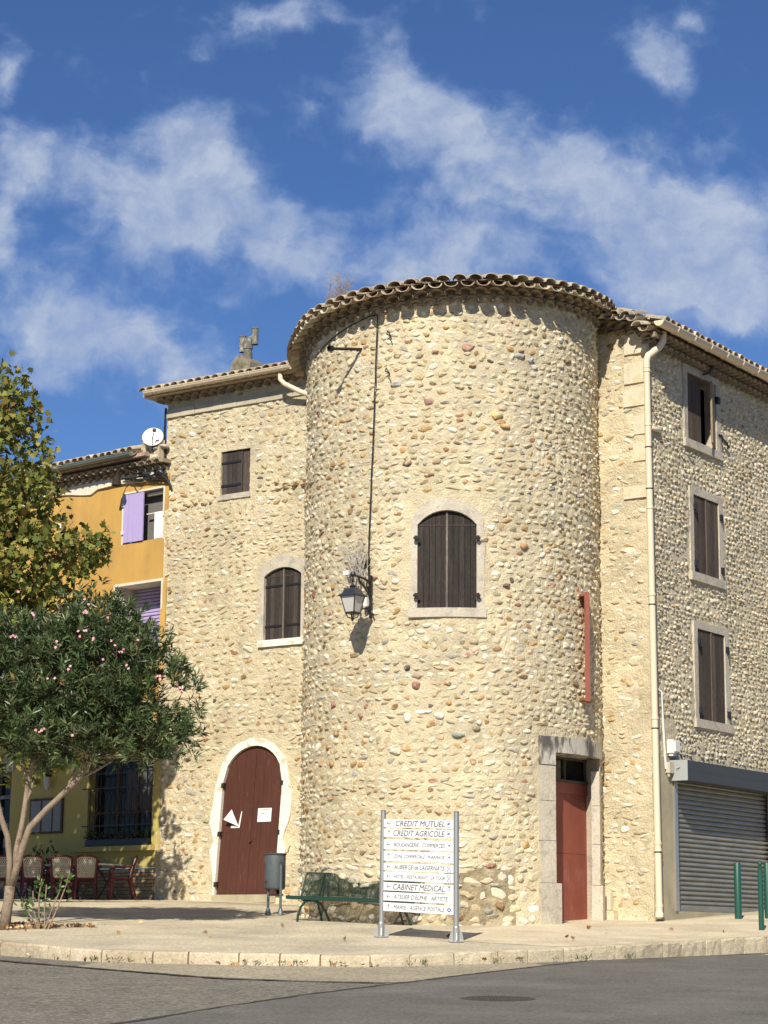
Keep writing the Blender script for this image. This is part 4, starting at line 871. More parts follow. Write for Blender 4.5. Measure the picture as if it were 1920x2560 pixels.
# restaurant window with wrought iron grille
s0, s1, z0, z1 = YW[2]
mb = MB(); mb.ring(WY, [(s0, z0), (s0, z1), (s1, z1), (s1, z0)], [(s0-.06, z0-.02), (s0-.06, z1+.06), (s1+.06, z1+.06), (s1+.06, z0-.02)], -.3, .01, -.02, closed=True)
rw = mb.build('window', M['lemon'], yel)
mb = MB(); mb.box(WY, s0-.4, s1+.1, 3.72, 3.83, -.02, .13); mb.build('sill', M['lemon'], rw)
mb = MB(); mb.box(WY, s0, s1, z0, z1, -.26, -.24); mb.build('pane', M['glass'], rw)
mb = MB(); [mb.box(WY, a, a+.06, z0, z1, -.24, -.19) for a in (s0, s0+.72, s0+1.35, s1-.06)]; mb.box(WY, s0, s1, z0, z0+.07, -.24, -.19); mb.box(WY, s0, s1, 4.55, 4.6, -.24, -.2); mb.build('window_frame', M['darkbark'], rw)
mb = MB(); mb.box(WY, s0+.95, s0+1.33, 4.62, 5.5, -.238, -.236); mb.box(WY, s0+1.42, s1-.07, 4.62, 5.5, -.238, -.236); mb.build('curtain', M['curtain'], rw)
mb = MB()
for i in range(12): s = s0+.12+i*(s1-s0-.24)/11; mb.tube([WY(s, 3.92, .05), WY(s, z1-.05, .05)], .011, 5)
for z in (4.28, 5.10, 5.42): mb.box(WY, s0-.14, s1+.06, z-.012, z+.012, .04, .06)
for i in range(6):
    c = s0+.25+i*.32
    for sg in (-1, 1): mb.tube([WY(c+sg*.13*math.sin(t), 4.75+.30*math.cos(t*.9), .06) for t in [x*.45 for x in range(8)]], .009, 4)
mb.build('grille', M['iron'], rw)
mb = MB(); mb.box(WY, s0+.05, s1-.03, 3.84, 3.98, -.10, .10)
tag(mb.build('window_planter', M['iron'], loc=WY(-1.2, 3.84, 0)), 'dark planter box standing on the sill of the barred restaurant window', 'planter')
# door far left
s0, s1, z0, z1 = YW[3]
mb = MB()
for a, b, c, d in ((s0, s0+.1, z0, z1), (s1-.1, s1, z0, z1), (s0, s1, z1-.1, z1), (s0, s1, 5.0, 5.08), (s0+.55, s0+.66, z0, z1), (s1-.62, s1-.52, z0, z1)): mb.box(WY, a, b, c, d, -.2, -.06)
dd = mb.build('door', M['doorgrey'], yel)
mb = MB(); mb.box(WY, s0, s1, z0, z1, -.2, -.16); mb.build('pane', M['glass'], dd)
for a, z in ((s1-.38, 4.25), (s0+.72, 4.3), (s0+.74, 4.62), (s1-.4, 3.9)):
    mb = MB(); mb.box(WY, a, a+.14, z, z+.2, -.158, -.155); mb.build('notice', M['menupaper'], dd)
mb = MB(); mb.box(WY, s0-.1, s1+.1, 5.62, 5.85, -.1, .05); mb.build('door_head', M['dressed'], dd)
t = MB(); t.box(WY, -4.14, -3.02, 4.16, 4.95, .01, .05); mo = t.build('menu_board', M['darkbark'], loc=WY(-3.6, 4.16, .01)); tag(mo, 'framed menu board on the shaded yellow wall between door and barred window', 'menu board')
for a in (-4.09, -3.70, -3.32):
    t = MB(); t.box(WY, a, a+.33 if a < -3.4 else a+.25, 4.21, 4.90, .051, .054); t.build('menu_sheet', M['menupaper'], mo)
t = thing('wall_lamp', 'small glass wall lamp above the menu board on the yellow wall', 'lamp', WY(-3.46, 5.2, .02))
mb = MB(); mb.lathe(WY(-3.46, 0, .14)[:2]+(0,), [(.03, 5.12), (.06, 5.18), (.09, 5.42)], 6); mb.build('glass', M['lampglass'], t)
mb = MB(); mb.lathe(WY(-3.46, 0, .14)[:2]+(0,), [(.11, 5.42), (.06, 5.50), (.01, 5.58)], 6); mb.tube([WY(-3.46, 5.5, .14), WY(-3.46, 5.5, .0)], .012, 5); mb.build('hood', M['iron'], t)
# maroon hanging sign partly behind the leaves
t = thing('hanging_sign', 'maroon hanging sign with white top corner on the ochre wall behind the tree', 'sign', WY(-2.9, 10.0, .0))
Wh = planar(WY(-2.95, 0, 0)[:2], AZ3-R_(62))
mb = MB(); mb.box(Wh, .08, 1.0, 10.05, 10.98, -.03, .03); mb.build('panel', M['maroon'], t)
mb = MB(); mb.box(Wh, .86, 1.02, 10.80, 11.0, -.035, .035); mb.box(Wh, .02, .12, 10.9, 11.0, -.035, .035)
for a, b in ((.62, 10.35), (.42, 10.55), (.3, 10.33)): mb.box(Wh, a, a+.09, b, b+.06, -.034, .034)
mb.build('white_marks', M['white'], t)
# hanging street lamp under the ochre eave
t = thing('eave_lamp', 'dark bell shaped lamp hanging under the eave of the ochre house', 'lamp', WY(-1.28, 11.9, .4))
mb = MB(); q = WY(-1.15, 0, .42); mb.lathe((q[0], q[1], 0), [(.02, 12.08), (.03, 12.02), (.08, 11.96), (.10, 11.84), (.12, 11.78), (.07, 11.76)], 12); mb.build('shade', M['rust'], t)
mb = MB(); mb.tube([WY(-1.15, 12.06, .42), WY(-1.1, 12.16, .36), WY(-.8, 12.06, .1), WY(-.7, 12.04, .03)], .018, 6); mb.tube([WY(-.95, 12.12, .25), WY(-.8, 11.82, .2), WY(-.75, 11.8, .02)], .014, 5); mb.build('arm', M['rust'], t)
# satellite dish
t = thing('satellite_dish', 'white satellite dish on the ochre house roof beside the stone wing corner', 'satellite dish', WY(-.35, 12.55, .12))
c = Vector(WY(-.20, 12.76, .24)); fwd = Vector((-.05, -1, .45)).normalized(); sx_ = fwd.cross(Vector((0, 0, 1))).normalized(); up_ = sx_.cross(fwd)
vs = []; fs = []
for k, r in enumerate((0, .07, .14, .195, .235)):
    for j in range(24): a = 2*PI*j/24; vs.append(c+sx_*math.cos(a)*r+up_*math.sin(a)*r*1.05+fwd*(r*r*.9))
for k in range(4):
    for j in range(24): fs.append((k*24+j, k*24+(j+1) % 24, (k+1)*24+(j+1) % 24, (k+1)*24+j))
n0 = len(vs); vs += [v-fwd*.012 for v in vs]; fs += [tuple(i+n0 for i in f)[::-1] for f in fs]; fs += [(4*24+j, 4*24+(j+1) % 24, n0+4*24+(j+1) % 24, n0+4*24+j) for j in range(24)]
mb = MB(); mb.add(vs, fs); mb.build('dish', M['white'], t, smooth='auto')
mb = MB(); mb.tube([c-up_*.23, c-up_*.18-sx_*.02+fwd*.18, c-up_*.03-sx_*.07+fwd*.30], .012, 6); mb.box(lambda a, b, o: tuple(c+sx_*a+up_*b+fwd*o), -.11, -.03, -.05, .01, .28, .34); mb.tube([c-fwd*.02, c-fwd*.1-up_*.3], .02, 6); mb.build('feed_arm', M['iron'], t)
# ------------------------------------------------------------------ things on the tower
# cable
pts = [WT(ts(-66), 12.72, .07), WT(ts(-58), 12.86, .07), WT(ts(-50), 12.98, .07), WT(ts(-42), 13.08, .07), WT(ts(-34), 13.17, .07), WT(ts(-30.4), 13.17, .07)]
for i in range(16): z = 13.1-i*.295; pts.append(WT(ts(-30.6-.19*i+random.uniform(-.15, .15)), z, .07))
t = MB(); t.tube(pts, .012, 6); tag(t.build('power_cable', M['blackplastic'], loc=pts[-1]), 'thin dark cable hanging down the tower face from eave to lantern', 'cable')
for z, a, lb in ((12.75, -25.5, 'upper small iron hook in the tower wall near the eave'), (12.05, -26, 'lower small iron hook in the tower wall near the eave')):
    t = MB(); t.tube([WT(ts(a), z, .0), WT(ts(a-1), z+.02, .09), WT(ts(a-.3), z+.07, .12), WT(ts(a+.8), z-.02, .13), WT(ts(a+1.0), z-.10, .10)], .012, 5); tag(t.build('wall_hook', M['rust'], loc=WT(ts(a), z, 0)), lb, 'hook', 'iron hooks in the tower wall')
t = thing('iron_rod', 'dark iron tube sticking out of the tower wall below the eave', 'iron tube', WT(ts(-38.7), 12.60, 0))
p = Vector(WT(ts(-38.7), 12.60, -.05)); q = Vector(WT(ts(-42), 12.50, .62))
mb = MB(); mb.tube([p, q], .028, 10); mb.build('tube', M['rust'], t)
d = (q-p).normalized(); mb = MB(); mb.tube([q-d*.02, q+d*.07], [.055, .058], 14, cap=False); mb.tube([q-d*.02, q+d*.01], [.053, .053], 14); mb.build('socket', M['iron'], t)
# lantern
lc = Vector((-.545, 38.245, 0)); wa_ = -32.6
t = thing('wall_lantern', 'black wrought iron street lantern with frosted glass on the tower wall', 'lantern', WT(ts(wa_), 7.6, 0))
WB = planar(WT(ts(wa_), 0, 0)[:2], R_(wa_)); Wn = lambda o, z: WB(0, z, o)
mb = MB(); mb.box(WB, -.03, .03, 7.62, 8.30, .04, .085); mb.tube([Wn(.06, 8.18), Wn(.3, 8.22), Wn(.55, 8.23), Wn(.64, 8.24)], .022, 8)
mb.lathe(lc+Vector((0, 0, 8.24)), [(.01, -.05), (.045, -.03), (.055, 0), (.045, .03), (.01, .05)], 10)
mb.tube([Wn(.08, 7.86), Wn(.14, 7.98), Wn(.27, 8.06), Wn(.38, 8.13), Wn(.45, 8.20), Wn(.43, 8.12), Wn(.38, 8.10)], .017, 6)
mb.tube([Wn(.07, 8.0), Wn(.16, 8.05), Wn(.2, 8.13), Wn(.13, 8.18), Wn(.09, 8.12), Wn(.14, 8.07)], .016, 6)
for k in range(5): a = .3+k*.5; mb.tube([Wn(.06, 7.68), WB(.07*math.cos(a*2), 7.60+.03*k, .07), WB(.12*math.cos(a*2), 7.57+.045*k, .1)], .016, 5)
mb.tube([Wn(.06, 7.72), Wn(.16, 7.66), Wn(.30, 7.67)], .012, 5); mb.box(WB, -.015, .015, 7.52, 7.64, .03, .07)
mb.build('bracket', M['iron'], t)
mb = MB(); mb.tube([lc+Vector((0, 0, 8.22)), lc+Vector((0, 0, 8.02))], .012, 8); mb.lathe(lc+Vector((0, 0, 0)), [(.01, 8.14), (.025, 8.12), (.01, 8.10)], 8); mb.lathe(lc, [(.02, 8.08), (.03, 8.05), (.062, 8.03), (.05, 8.0), (.035, 7.985)], 12); mb.build('hanger', M['iron'], t)
def sq(mb, prof, rot, mi=0):
    vs = []
    for r, z in prof:
        for j in range(4): a = rot+PI/4+PI/2*j; vs.append((lc.x+r*math.cos(a)*1.414, lc.y+r*math.sin(a)*1.414, z))
    k = len(prof); mb.add(vs, [(i*4+j, i*4+(j+1) % 4, (i+1)*4+(j+1) % 4, (i+1)*4+j) for i in range(k-1) for j in range(4)]+[(3, 2, 1, 0), (4*k-4, 4*k-3, 4*k-2, 4*k-1)], mi)
rt = R_(-35)
mb = MB(); sq(mb, [(.155, 7.835), (.19, 7.84), (.19, 7.86), (.135, 7.90), (.108, 7.965), (.075, 7.985), (.06, 7.995)], rt); mb.build('hood', M['lampblue'], t)
mb = MB(); sq(mb, [(.088, 7.555), (.15, 7.835)], rt); gl_ = mb.build('glass', M['lampglass'], t)
mb = MB()
for j in range(4):
    a = rt+PI/4+PI/2*j; mb.tube([lc+Vector((math.cos(a)*.127, math.sin(a)*.127, 7.55)), lc+Vector((math.cos(a)*.216, math.sin(a)*.216, 7.84))], .0105, 5)
    mb.tube([lc+Vector((math.cos(a)*.11, math.sin(a)*.11, 7.53)), lc+Vector((math.cos(a)*.09, math.sin(a)*.09, 7.47)), lc+Vector((0, 0, 7.44))], .011, 5)
sq(mb, [(.098, 7.53), (.098, 7.56)], rt); mb.lathe(lc, [(.01, 7.40), (.028, 7.425), (.02, 7.45)], 8); mb.build('frame', M['iron'], t)
t2 = MB(); t2.box(WB, -.085, -.01, 7.73, 7.90, .09, .17); t2.lathe(WB(-.05, 7.90, .13), [(.02, 0), (.012, .02)], 6)
tag(t2.build('lamp_control_box', M['whiteplastic'], loc=WB(0, 7.73, .1)), 'small white plastic box on the lantern bracket', 'control box')
t2 = MB(); t2.box(WB, -.40, -.28, 8.30, 8.38, .25, .36); tag(t2.build('sensor_box', M['whiteplastic'], loc=WB(-.3, 8.3, .3)), 'tiny white sensor box above the lantern arm among dead twigs', 'sensor')
t2 = MB()
t2.tube([WT(ts(-33.2), 8.15, .05), WT(ts(-33.4), 8.4, .06), WT(ts(-33.6), 8.68, .06)], .022, 6)
t2.box(planar(WT(ts(-35), 0, 0)[:2], R_(-35)), -.05, .05, 8.50, 8.58, .02, .08)
tag(t2.build('cable_sleeve', M['rust'], loc=WT(ts(-33.4), 8.15, .05)), 'rusty metal cable sleeve joining the cable to the lantern', 'cable sleeve')
mb = MB()
for k in range(26):
    b = Vector(WT(ts(-36.5+random.uniform(-4, 3)), 8.25+random.uniform(-.15, .1), .08+random.uniform(0, .15))); p = [b]; d = Vector((random.uniform(-.35, .15), -.1, 1)).normalized()
    for q in range(5): d = (d+Vector((random.uniform(-.4, .35), random.uniform(-.15, .15), random.uniform(-.1, .3)))).normalized(); p.append(p[-1]+d*random.uniform(.08, .16))
    mb.tube(p, [.010, .009, .007, .006, .005, .003], 4)
    for q in range(3):
        o = p[random.randint(2, 5)]; mb.tube([o, o+Vector((random.uniform(-.15, .12), random.uniform(-.08, .05), random.uniform(-.02, .14)))], [.006, .003], 4)
tag(mb.build('dead_creeper', M['greytwig'], loc=WT(ts(-36.5), 8.2, .1)), 'grey leafless twigs of a dead creeper above the lantern', 'dead creeper')
# red blade sign seen edge-on
t = thing('projecting_sign', 'narrow red sign box projecting from the right side of the tower, seen edge on', 'sign', (3.85, 40.1, 6.1))
bz = lambda a, z, o: (3.715+o+a*.095, 39.25+a, z)
mb = MB(); mb.box(bz, 0, .62, 6.14, 8.10, -.035, .035); mb.build('panel', M['redpaint'], t)
mb = MB(); mb.box(bz, -.012, -.004, 6.12, 8.12, -.045, .045); mb.box(bz, .1, .3, 8.06, 8.10, -.14, -.03); mb.box(bz, .1, .3, 6.15, 6.19, -.12, -.03); mb.build('frame', M['redpaint'], t)
# papers on the brown door
pt = MB(); pt.box(WLd, -9.24, -8.88, 4.25, 4.53, -.040, -.036); po = tag(pt.build('paper_notice', M['paper'], loc=WLd(-9.06, 4.25, -.04)), 'square white paper notice pinned on the right leaf of the brown door', 'notice', 'papers on the brown door')
pt = MB(); pt.tube([WLd(-9.13, 4.41, -.034), WLd(-9.09, 4.425, -.034), WLd(-9.05, 4.40, -.034)], .006, 4); pt.tube([WLd(-8.97, 4.36, -.034), WLd(-8.95, 4.31, -.034)], .005, 4)
for k in range(5): pt.box(WLd, -9.17+k*.045, -9.14+k*.045, 4.485, 4.50, -.036, -.034)
pt.build('printing', M['lettering'], po)
pt = MB(); vs = [WLd(-9.93, 4.14, -.036), WLd(-9.70, 4.14, -.036), WLd(-9.66, 4.48, -.036), WLd(-9.68, 4.48, -.034), WLd(-9.73, 4.20, -.030), WLd(-9.93, 4.19, -.03)]
pt.add(vs, [(0, 1, 4, 5), (1, 2, 3, 4)])
pt.add([WLd(-9.87, 4.52, .06), WLd(-10.03, 4.31, .11), WLd(-9.72, 4.17, -.02), WLd(-9.875, 4.52, .055), WLd(-10.035, 4.31, .105), WLd(-9.72, 4.17, -.026)], [(0, 1, 2), (5, 4, 3), (0, 3, 4, 1), (1, 4, 5, 2), (2, 5, 3, 0)])
tag(pt.build('paper_notice', M['paper'], loc=WLd(-9.8, 4.14, -.04)), 'torn white paper folded into a triangle on the left leaf of the brown door', 'notice', 'papers on the brown door')
# ------------------------------------------------------------------ dry bush on the tower roof
mb = MB(); bc = Vector((-.95, 40.6, 13.62))
def twigs(mb, base, n, L, spread, r, lev=3, up=1.0):
    for k in range(n):
        d = Vector((random.gauss(0, spread), random.gauss(0, spread), up)).normalized(); p = [base.copy()]; l = L*random.uniform(.6, 1.1)
        for q in range(4): d = (d+Vector((random.gauss(0, .16), random.gauss(0, .16), random.gauss(.02, .1)))).normalized(); p.append(p[-1]+d*l/4)
        mb.tube(p, [r, r*.85, r*.7, r*.5, r*.3], 3, cap=False)
        if lev > 0:
            for q in (1, 2, 3, 4): twigs(mb, p[q], 2 if lev > 1 else 3, l*.42, spread*1.15, r*.5, lev-1, .7)
twigs(mb, bc, 9, .72, .42, .009, 3)
tag(mb.build('dry_roof_bush', M['twig'], loc=bc), 'dry leafless bush growing on the tower roof tiles', 'bush')
# ------------------------------------------------------------------ direction sign
p0 = Vector((0.01, 35.03)); p1 = Vector((1.16, 33.96)); azs = math.atan2(p1.y-p0.y, p1.x-p0.x); Ls = (p1-p0).length
g0, g1 = gz(p0.y), gz(p1.y); kS = (g1-g0)/Ls
Ws0 = planar(p0, azs)
def WS(s, h, o): return Ws0(s, g0+kS*s+h, o)
t = thing('direction_sign', 'white direction sign with nine name plates between two aluminium posts', 'sign', (p0.x, p0.y, g0))
for (p, g, lean) in ((p0, g0, .022), (p1, g1, -.0)):
    mb = MB(); top = 1.97; mb.tube([(p.x, p.y, g+.0), (p.x+lean, p.y, g+top)], .042, 18); mb.lathe((p.x+lean, p.y, g+top), [(.042, 0), (.044, .003), (.044, .02), (.03, .026)], 18); ps = mb.build('post', M['alu'], t, smooth='auto')
    mb = MB(); mb.lathe((p.x, p.y, g), [(.052, .0), (.052, .22), (.046, .235)], 16)
    for a in range(4): A = R_(45+90*a)+azs; Wf = planar((p.x, p.y), A+PI/2); mb.prism(lambda s, z, o: Wf(o, z, s), [(.04, g+.0), (.115, g), (.115, g+.03), (.09, g+.14), (.045, g+.2)], -.006, .006)
    mb.lathe((p.x, p.y, g), [(.12, .0), (.12, .014), (.05, .014)], 16); mb.build('post_foot', M['alu'], ps)
ROWS = [(1.853, 1.725, 'CREDIT MUTUEL', 'L', 'bank', .088), (1.701, 1.573, 'CREDIT AGRICOLE', 'U', 'bank', .088), (1.532, 1.381, 'BOULANGERIE - COMMERCES', 'L', 'cart', .062), (1.352, 1.20, 'ZONE COMMERCIALE   PHARMACIE', 'U', 'cart', .052), (1.165, 1.049, 'AUBERGE de LAGERNATE', 'L', 'fork', .068), (1.025, .891, 'HOTEL   RESTAURANT   LA TOUR', 'L', 'fork', .052), (.862, .734, 'CABINET MEDICAL', 'L', 'caduceus', .09), (.711, .577, "ATELIER D'ELPHE - ARTISTE", 'L', None, .068), (.548, .414, 'MAIRIE - AGENCE POSTALE', 'U', 'ring', .064)]
def text_mesh(txt, W, s0, width, hc, height, o, name, mat, parent):
    cu = bpy.data.curves.new('txt', 'FONT'); cu.body = txt; cu.shear = .22; cu.bevel_depth = .014; cu.bevel_resolution = 0; cu.size = 1; cu.resolution_u = 3
    ob = bpy.data.objects.new('txt', cu); COL.objects.link(ob); bpy.context.view_layer.update()
    me = bpy.data.meshes.new_from_object(ob.evaluated_get(bpy.context.evaluated_depsgraph_get()))
    V = np.array([v.co[:] for v in me.vertices]); F = [tuple(p.vertices) for p in me.polygons]
    bpy.data.objects.remove(ob); bpy.data.meshes.remove(me)
    x0, x1 = V[:, 0].min(), V[:, 0].max(); y0, y1 = 0.0, .70
    vs = [W(s0+(x-x0)/(x1-x0)*width, hc+((y-y0)/(y1-y0)-.5)*height, o+z*.05) for x, y, z in V]
    m = MB(); m.add(vs, F); return m.build(name, mat, parent)
for (h1, h0, txt, ar, pic, th_) in ROWS:
    mb = MB(); mb.box(WS, .055, Ls-.055, h0, h1, -.012, .012); pl_ = mb.build('name_plate', M['white'], t); pl_['label'] = 'plate reading '+txt.replace('   ', ' ')
    hc = (h0+h1)/2; wd = Ls-.11; n = len(txt)
    x0 = .055+wd*(.15 if n > 18 else .17 if n < 15 else .14); x1 = .055+wd*(.885 if pic else .93)
    text_mesh(txt, WS, x0, x1-x0, hc, th_, .0135, 'lettering', M['lettering'], pl_)
    mb = MB(); c = .055+wd*.075
    if ar == 'L': mb.box(WS, c-.04, c+.04, hc-.005, hc+.005, .012, .0145); mb.prism(WS, [(c-.045, hc), (c-.01, hc+.035), (c-.005, hc+.03), (c-.033, hc), (c-.005, hc-.03), (c-.01, hc-.035)], .012, .014)
    else: mb.box(WS, c-.005, c+.005, hc-.04, hc+.04, .012, .0145); mb.prism(WS, [(c, hc+.045), (c+.035, hc+.01), (c+.03, hc+.005), (c, hc+.033), (c-.03, hc+.005), (c-.035, hc+.01)], .012, .014)
    mb.build('arrow', M['lettering'], pl_)
    if pic:
        mb = MB(); c = .055+wd*.945; q = .036
        if pic in ('bank', 'cart', 'fork'):
            w2 = .003; mb.ring(WS, [(c-q, hc-.045), (c-q, hc+.045), (c+q, hc+.045), (c+q, hc-.045)], [(c-q-.005, hc-.05), (c-q-.005, hc+.05), (c+q+.005, hc+.05), (c+q+.005, hc-.05)], .012, .0145, .012, closed=True)
            if pic == 'bank':
                for k in range(3): mb.tube([WS(c-.018+.012*k+.007*math.cos(x), hc+.006*k+.011*math.sin(x), .016) for x in [i*.9 for i in range(7)]], .0045, 4)
            if pic == 'cart': mb.prism(WS, [(c-.02, hc+.018), (c+.022, hc+.018), (c+.014, hc-.008), (c-.012, hc-.008)], .012, .0145); mb.box(WS, c-.012, c-.006, hc-.025, hc-.015, .012, .0145); mb.box(WS, c+.008, c+.014, hc-.025, hc-.015, .012, .0145)
            if pic == 'fork': mb.tube([WS(c-.026, hc-.034, .015), WS(c+.024, hc+.032, .015)], .004, 4); mb.tube([WS(c+.026, hc-.034, .015), WS(c-.02, hc+.026, .015)], .004, 4); mb.box(WS, c-.028, c-.014, hc+.018, hc+.034, .012, .0145)
            mb.build('pictogram', M['bluepict'], pl_)
        elif pic == 'caduceus': mb.box(WS, c-.003, c+.003, hc-.045, hc+.04, .012, .0145); mb.prism(WS, [(c-.045, hc+.035), (c, hc+.022), (c+.045, hc+.035), (c+.02, hc+.043), (c-.02, hc+.043)], .012, .014); mb.tube([WS(c+.012*math.sin(x), hc+.02-.008*x, .016) for x in range(8)], .003, 4); mb.build('pictogram', M['lettering'], pl_)
        else: mb.ring(WS, [(c+.018*math.cos(a), hc+.014*math.sin(a)) for a in [2*PI*i/14 for i in range(14)]], [(c+.040*math.cos(a), hc+.032*math.sin(a)) for a in [2*PI*i/14+.2 for i in range(14)]], .012, .0145, .012, closed=True); mb.build('pictogram', M['bluepict'], pl_)
# ------------------------------------------------------------------ bench
bm_ = Vector((-.66, 38.46)); azb = AZ1; hl = 1.25
WbB = planar(bm_, azb); gB = gz(38.46); kB = (gz(WbB(hl, 0, 0)[1])-gz(WbB(-hl, 0, 0)[1]))/(2*hl)
def WBn(s, h, o): return WbB(s, gB+kB*s+h, o)
t = thing('bench', 'green perforated metal bench with arched legs against the tower foot', 'bench', (bm_.x, bm_.y, gB))
prof = [(.0, .385), (.0, .43), (-.06, .445), (-.2, .42), (-.36, .41), (-.43, .45), (-.47, .53), (-.52, .68), (-.57, .82), (-.60, .87), (-.63, .86)]
pl = [0]
for a, b in zip(prof[:-1], prof[1:]): pl.append(pl[-1]+math.dist(a, b))
def pf(u):
    u = max(0, min(pl[-1], u))
    for i in range(len(prof)-1):
        if u <= pl[i+1]+1e-9:
            f = (u-pl[i])/(pl[i+1]-pl[i]); return (prof[i][0]+(prof[i+1][0]-prof[i][0])*f, prof[i][1]+(prof[i+1][1]-prof[i][1])*f)
    return prof[-1]
def bench_mesh(u0, u1, name):
    mb = MB(); n = 12; sp = .034
    for sg in (-1, 1):
        k = -40
        while k*sp < 2*hl+1.5:
            run = []
            for q in range(n+1):
                u = u0+(u1-u0)*q/n; s = -hl+k*sp+sg*(u-u0)*.75
                if -hl <= s <= hl: o, h = pf(u); run.append(WBn(s, h, o))
            if len(run) > 1: mb.tube(run, .0058, 3, cap=False)
            k += 1
    m = round(2*hl/.125)
    for i in range(m+1): mb.tube([WBn(-hl+i*2*hl/m, pf(u0+(u1-u0)*q/n)[1], pf(u0+(u1-u0)*q/n)[0]) for q in range(n+1)], .0062, 4, cap=False)
    return mb.build(name, M['benchgreen'], t)
bench_mesh(.05, 0.52, 'seat'); bench_mesh(0.52, pl[-1], 'backrest')
mb = MB(); mb.box(WBn, -hl, hl, .385, .45, -.012, .012); [mb.tube([WBn(-hl, h, o), WBn(hl, h, o)], .014, 6) for o, h in ((-.63, .865), (-.43, .44))]
for s in (-hl, hl): mb.tube([WBn(s, h, o) for o, h in prof], .014, 6)
mb.build('frame', M['benchgreen'], t)
for s in (-.88, .88):
    mb = MB()
    for sx in (0,):
        mb.tube([WBn(s-.10, .0, .02), WBn(s-.085, .12, .02), WBn(s-.04, .26, .0), WBn(s+.04, .36, -.03), WBn(s+.12, .385, -.10)], .022, 8)
        mb.tube([WBn(s+.12, .385, -.10), WBn(s+.19, .34, -.25), WBn(s+.23, .2, -.36), WBn(s+.26, .0, -.46)], .022, 8)
        mb.tube([WBn(s, .38, -.02), WBn(s, .38, -.42), WBn(s, .50, -.49), WBn(s, .86, -.62)], .026, 8)
        mb.tube([WBn(s+.0, .38, -.42), WBn(s+.06, .0, -.50)], .018, 6)
    mb.build('leg', M['benchgreen'], t)
# ------------------------------------------------------------------ litter bin
bx, by = -1.98, 41.2; gb = gz(by)
t = thing('litter_bin', 'weathered grey steel litter bin on two posts by the brown door', 'bin', (bx, by, gb))
mb = MB(); mb.lathe((bx, by, gb), [(.165, .46), (.18, .47), (.195, .5), (.195, 1.10), (.185, 1.10), (.185, .52)], 26, cap=False); mb.lathe((bx, by, gb), [(.0, .462), (.17, .462)], 26, cap=False); mb.build('drum', M['binmetal'], t, smooth='auto')
mb = MB(); mb.lathe((bx, by, gb), [(.205, 1.095), (.21, 1.115), (.195, 1.13), (.16, 1.13)], 26, cap=False); mb.lathe((bx, by, gb), [(.0, 1.118), (.16, 1.122)], 26, cap=False); mb.tube([(bx+.19, by, gb+1.12), (bx+.24, by-.02, gb+1.16), (bx+.26, by-.02, gb+1.26), (bx+.29, by-.02, gb+1.27)], .009, 5); mb.build('lid', M['boxgrey'], t)
for px, py in ((-.12, -.02), (.12, -.21)):
    mb = MB(); mb.tube([(bx+px, by+py, gb), (bx+px, by+py, gb+(.97 if py < -.1 else .5))], .026, 10); mb.lathe((bx+px, by+py, gb), [(.06, 0), (.055, .03), (.035, .10), (.026, .12)], 10); mb.build('post', M['binmetal'], t)
mb = MB(); mb.tube([(bx-.12, by-.02, gb+.36), (bx+.16, by-.2, gb+.36)], .02, 6); mb.build('crossbar', M['rust'], t)
# ------------------------------------------------------------------ bollards
def bollard(r, h, ball, loc, lab):
    t = thing('bollard', lab, 'bollard', loc, 'green bollards at the right pavement edge'); mb = MB()
    if ball:
        mb.lathe(loc, [(r, -.05), (r, h-.15), (r*.85, h-.145)], 20); mb.build('post', M['greenpaint'], t, smooth='auto'); mb = MB()
        mb.lathe(loc, [(r*.6, h-.15), (r*.7, h-.135)]+[(max(.002, .045*math.sin(a)), h-.048-.048*math.cos(a)) for a in [PI*i/10 for i in range(1, 11)]], 18); mb.build('ball', M['greenpaint'], t, smooth=True)
    else:
        mb.lathe(loc, [(r, -.05), (r, h-.02), (r-.01, h), (r-.035, h), (r-.035, h-.03)], 24); mb.build('post', M['greenpaint'], t, smooth='auto')
        mb = MB(); mb.lathe(loc, [(.0, h-.035), (r-.03, h-.03)], 24, cap=False); mb.build('cap', M['greenpaint'], t)
    return t
bollard(.066, 1.03, False, (6.63, 41.0, gz(41.0)), 'thick green tube bollard standing alone before the roller shutter')
bollard(.047, 1.17, True, (6.47, 37.6, gz(37.6)), 'slim dark green bollard with ball top near the kerb')
bollard(.066, 1.03, False, (7.22, 41.2, gz(41.2)), 'thick green tube bollard half hidden behind the slim ball-topped one')
# manhole
mx_, my_ = 1.32, 24.95
t = MB(); n = 40
t.add([(mx_+.40*math.cos(2*PI*i/n), my_+.40*math.sin(2*PI*i/n), rz(my_+.40*math.sin(2*PI*i/n))+.013) for i in range(n)]+[(mx_+.43*math.cos(2*PI*i/n), my_+.43*math.sin(2*PI*i/n), rz(my_+.43*math.sin(2*PI*i/n))+.0085) for i in range(n)], [tuple(range(n))]+[(i, n+i, n+(i+1) % n, (i+1) % n) for i in range(n)])
for i in range(-4, 5):
    for j in range(-4, 5):
        x, y = mx_+i*.075+(.0375 if j % 2 else 0), my_+j*.075
        if math.hypot(x-mx_, y-my_) < .35: t.lathe((x, y, rz(y)+.0125), [(.022, 0), (.018, .006)], 6)
tag(t.build('manhole_cover', M['castiron'], loc=(mx_, my_, rz(my_))), 'round cast iron manhole cover in the dark road surface', 'manhole cover')
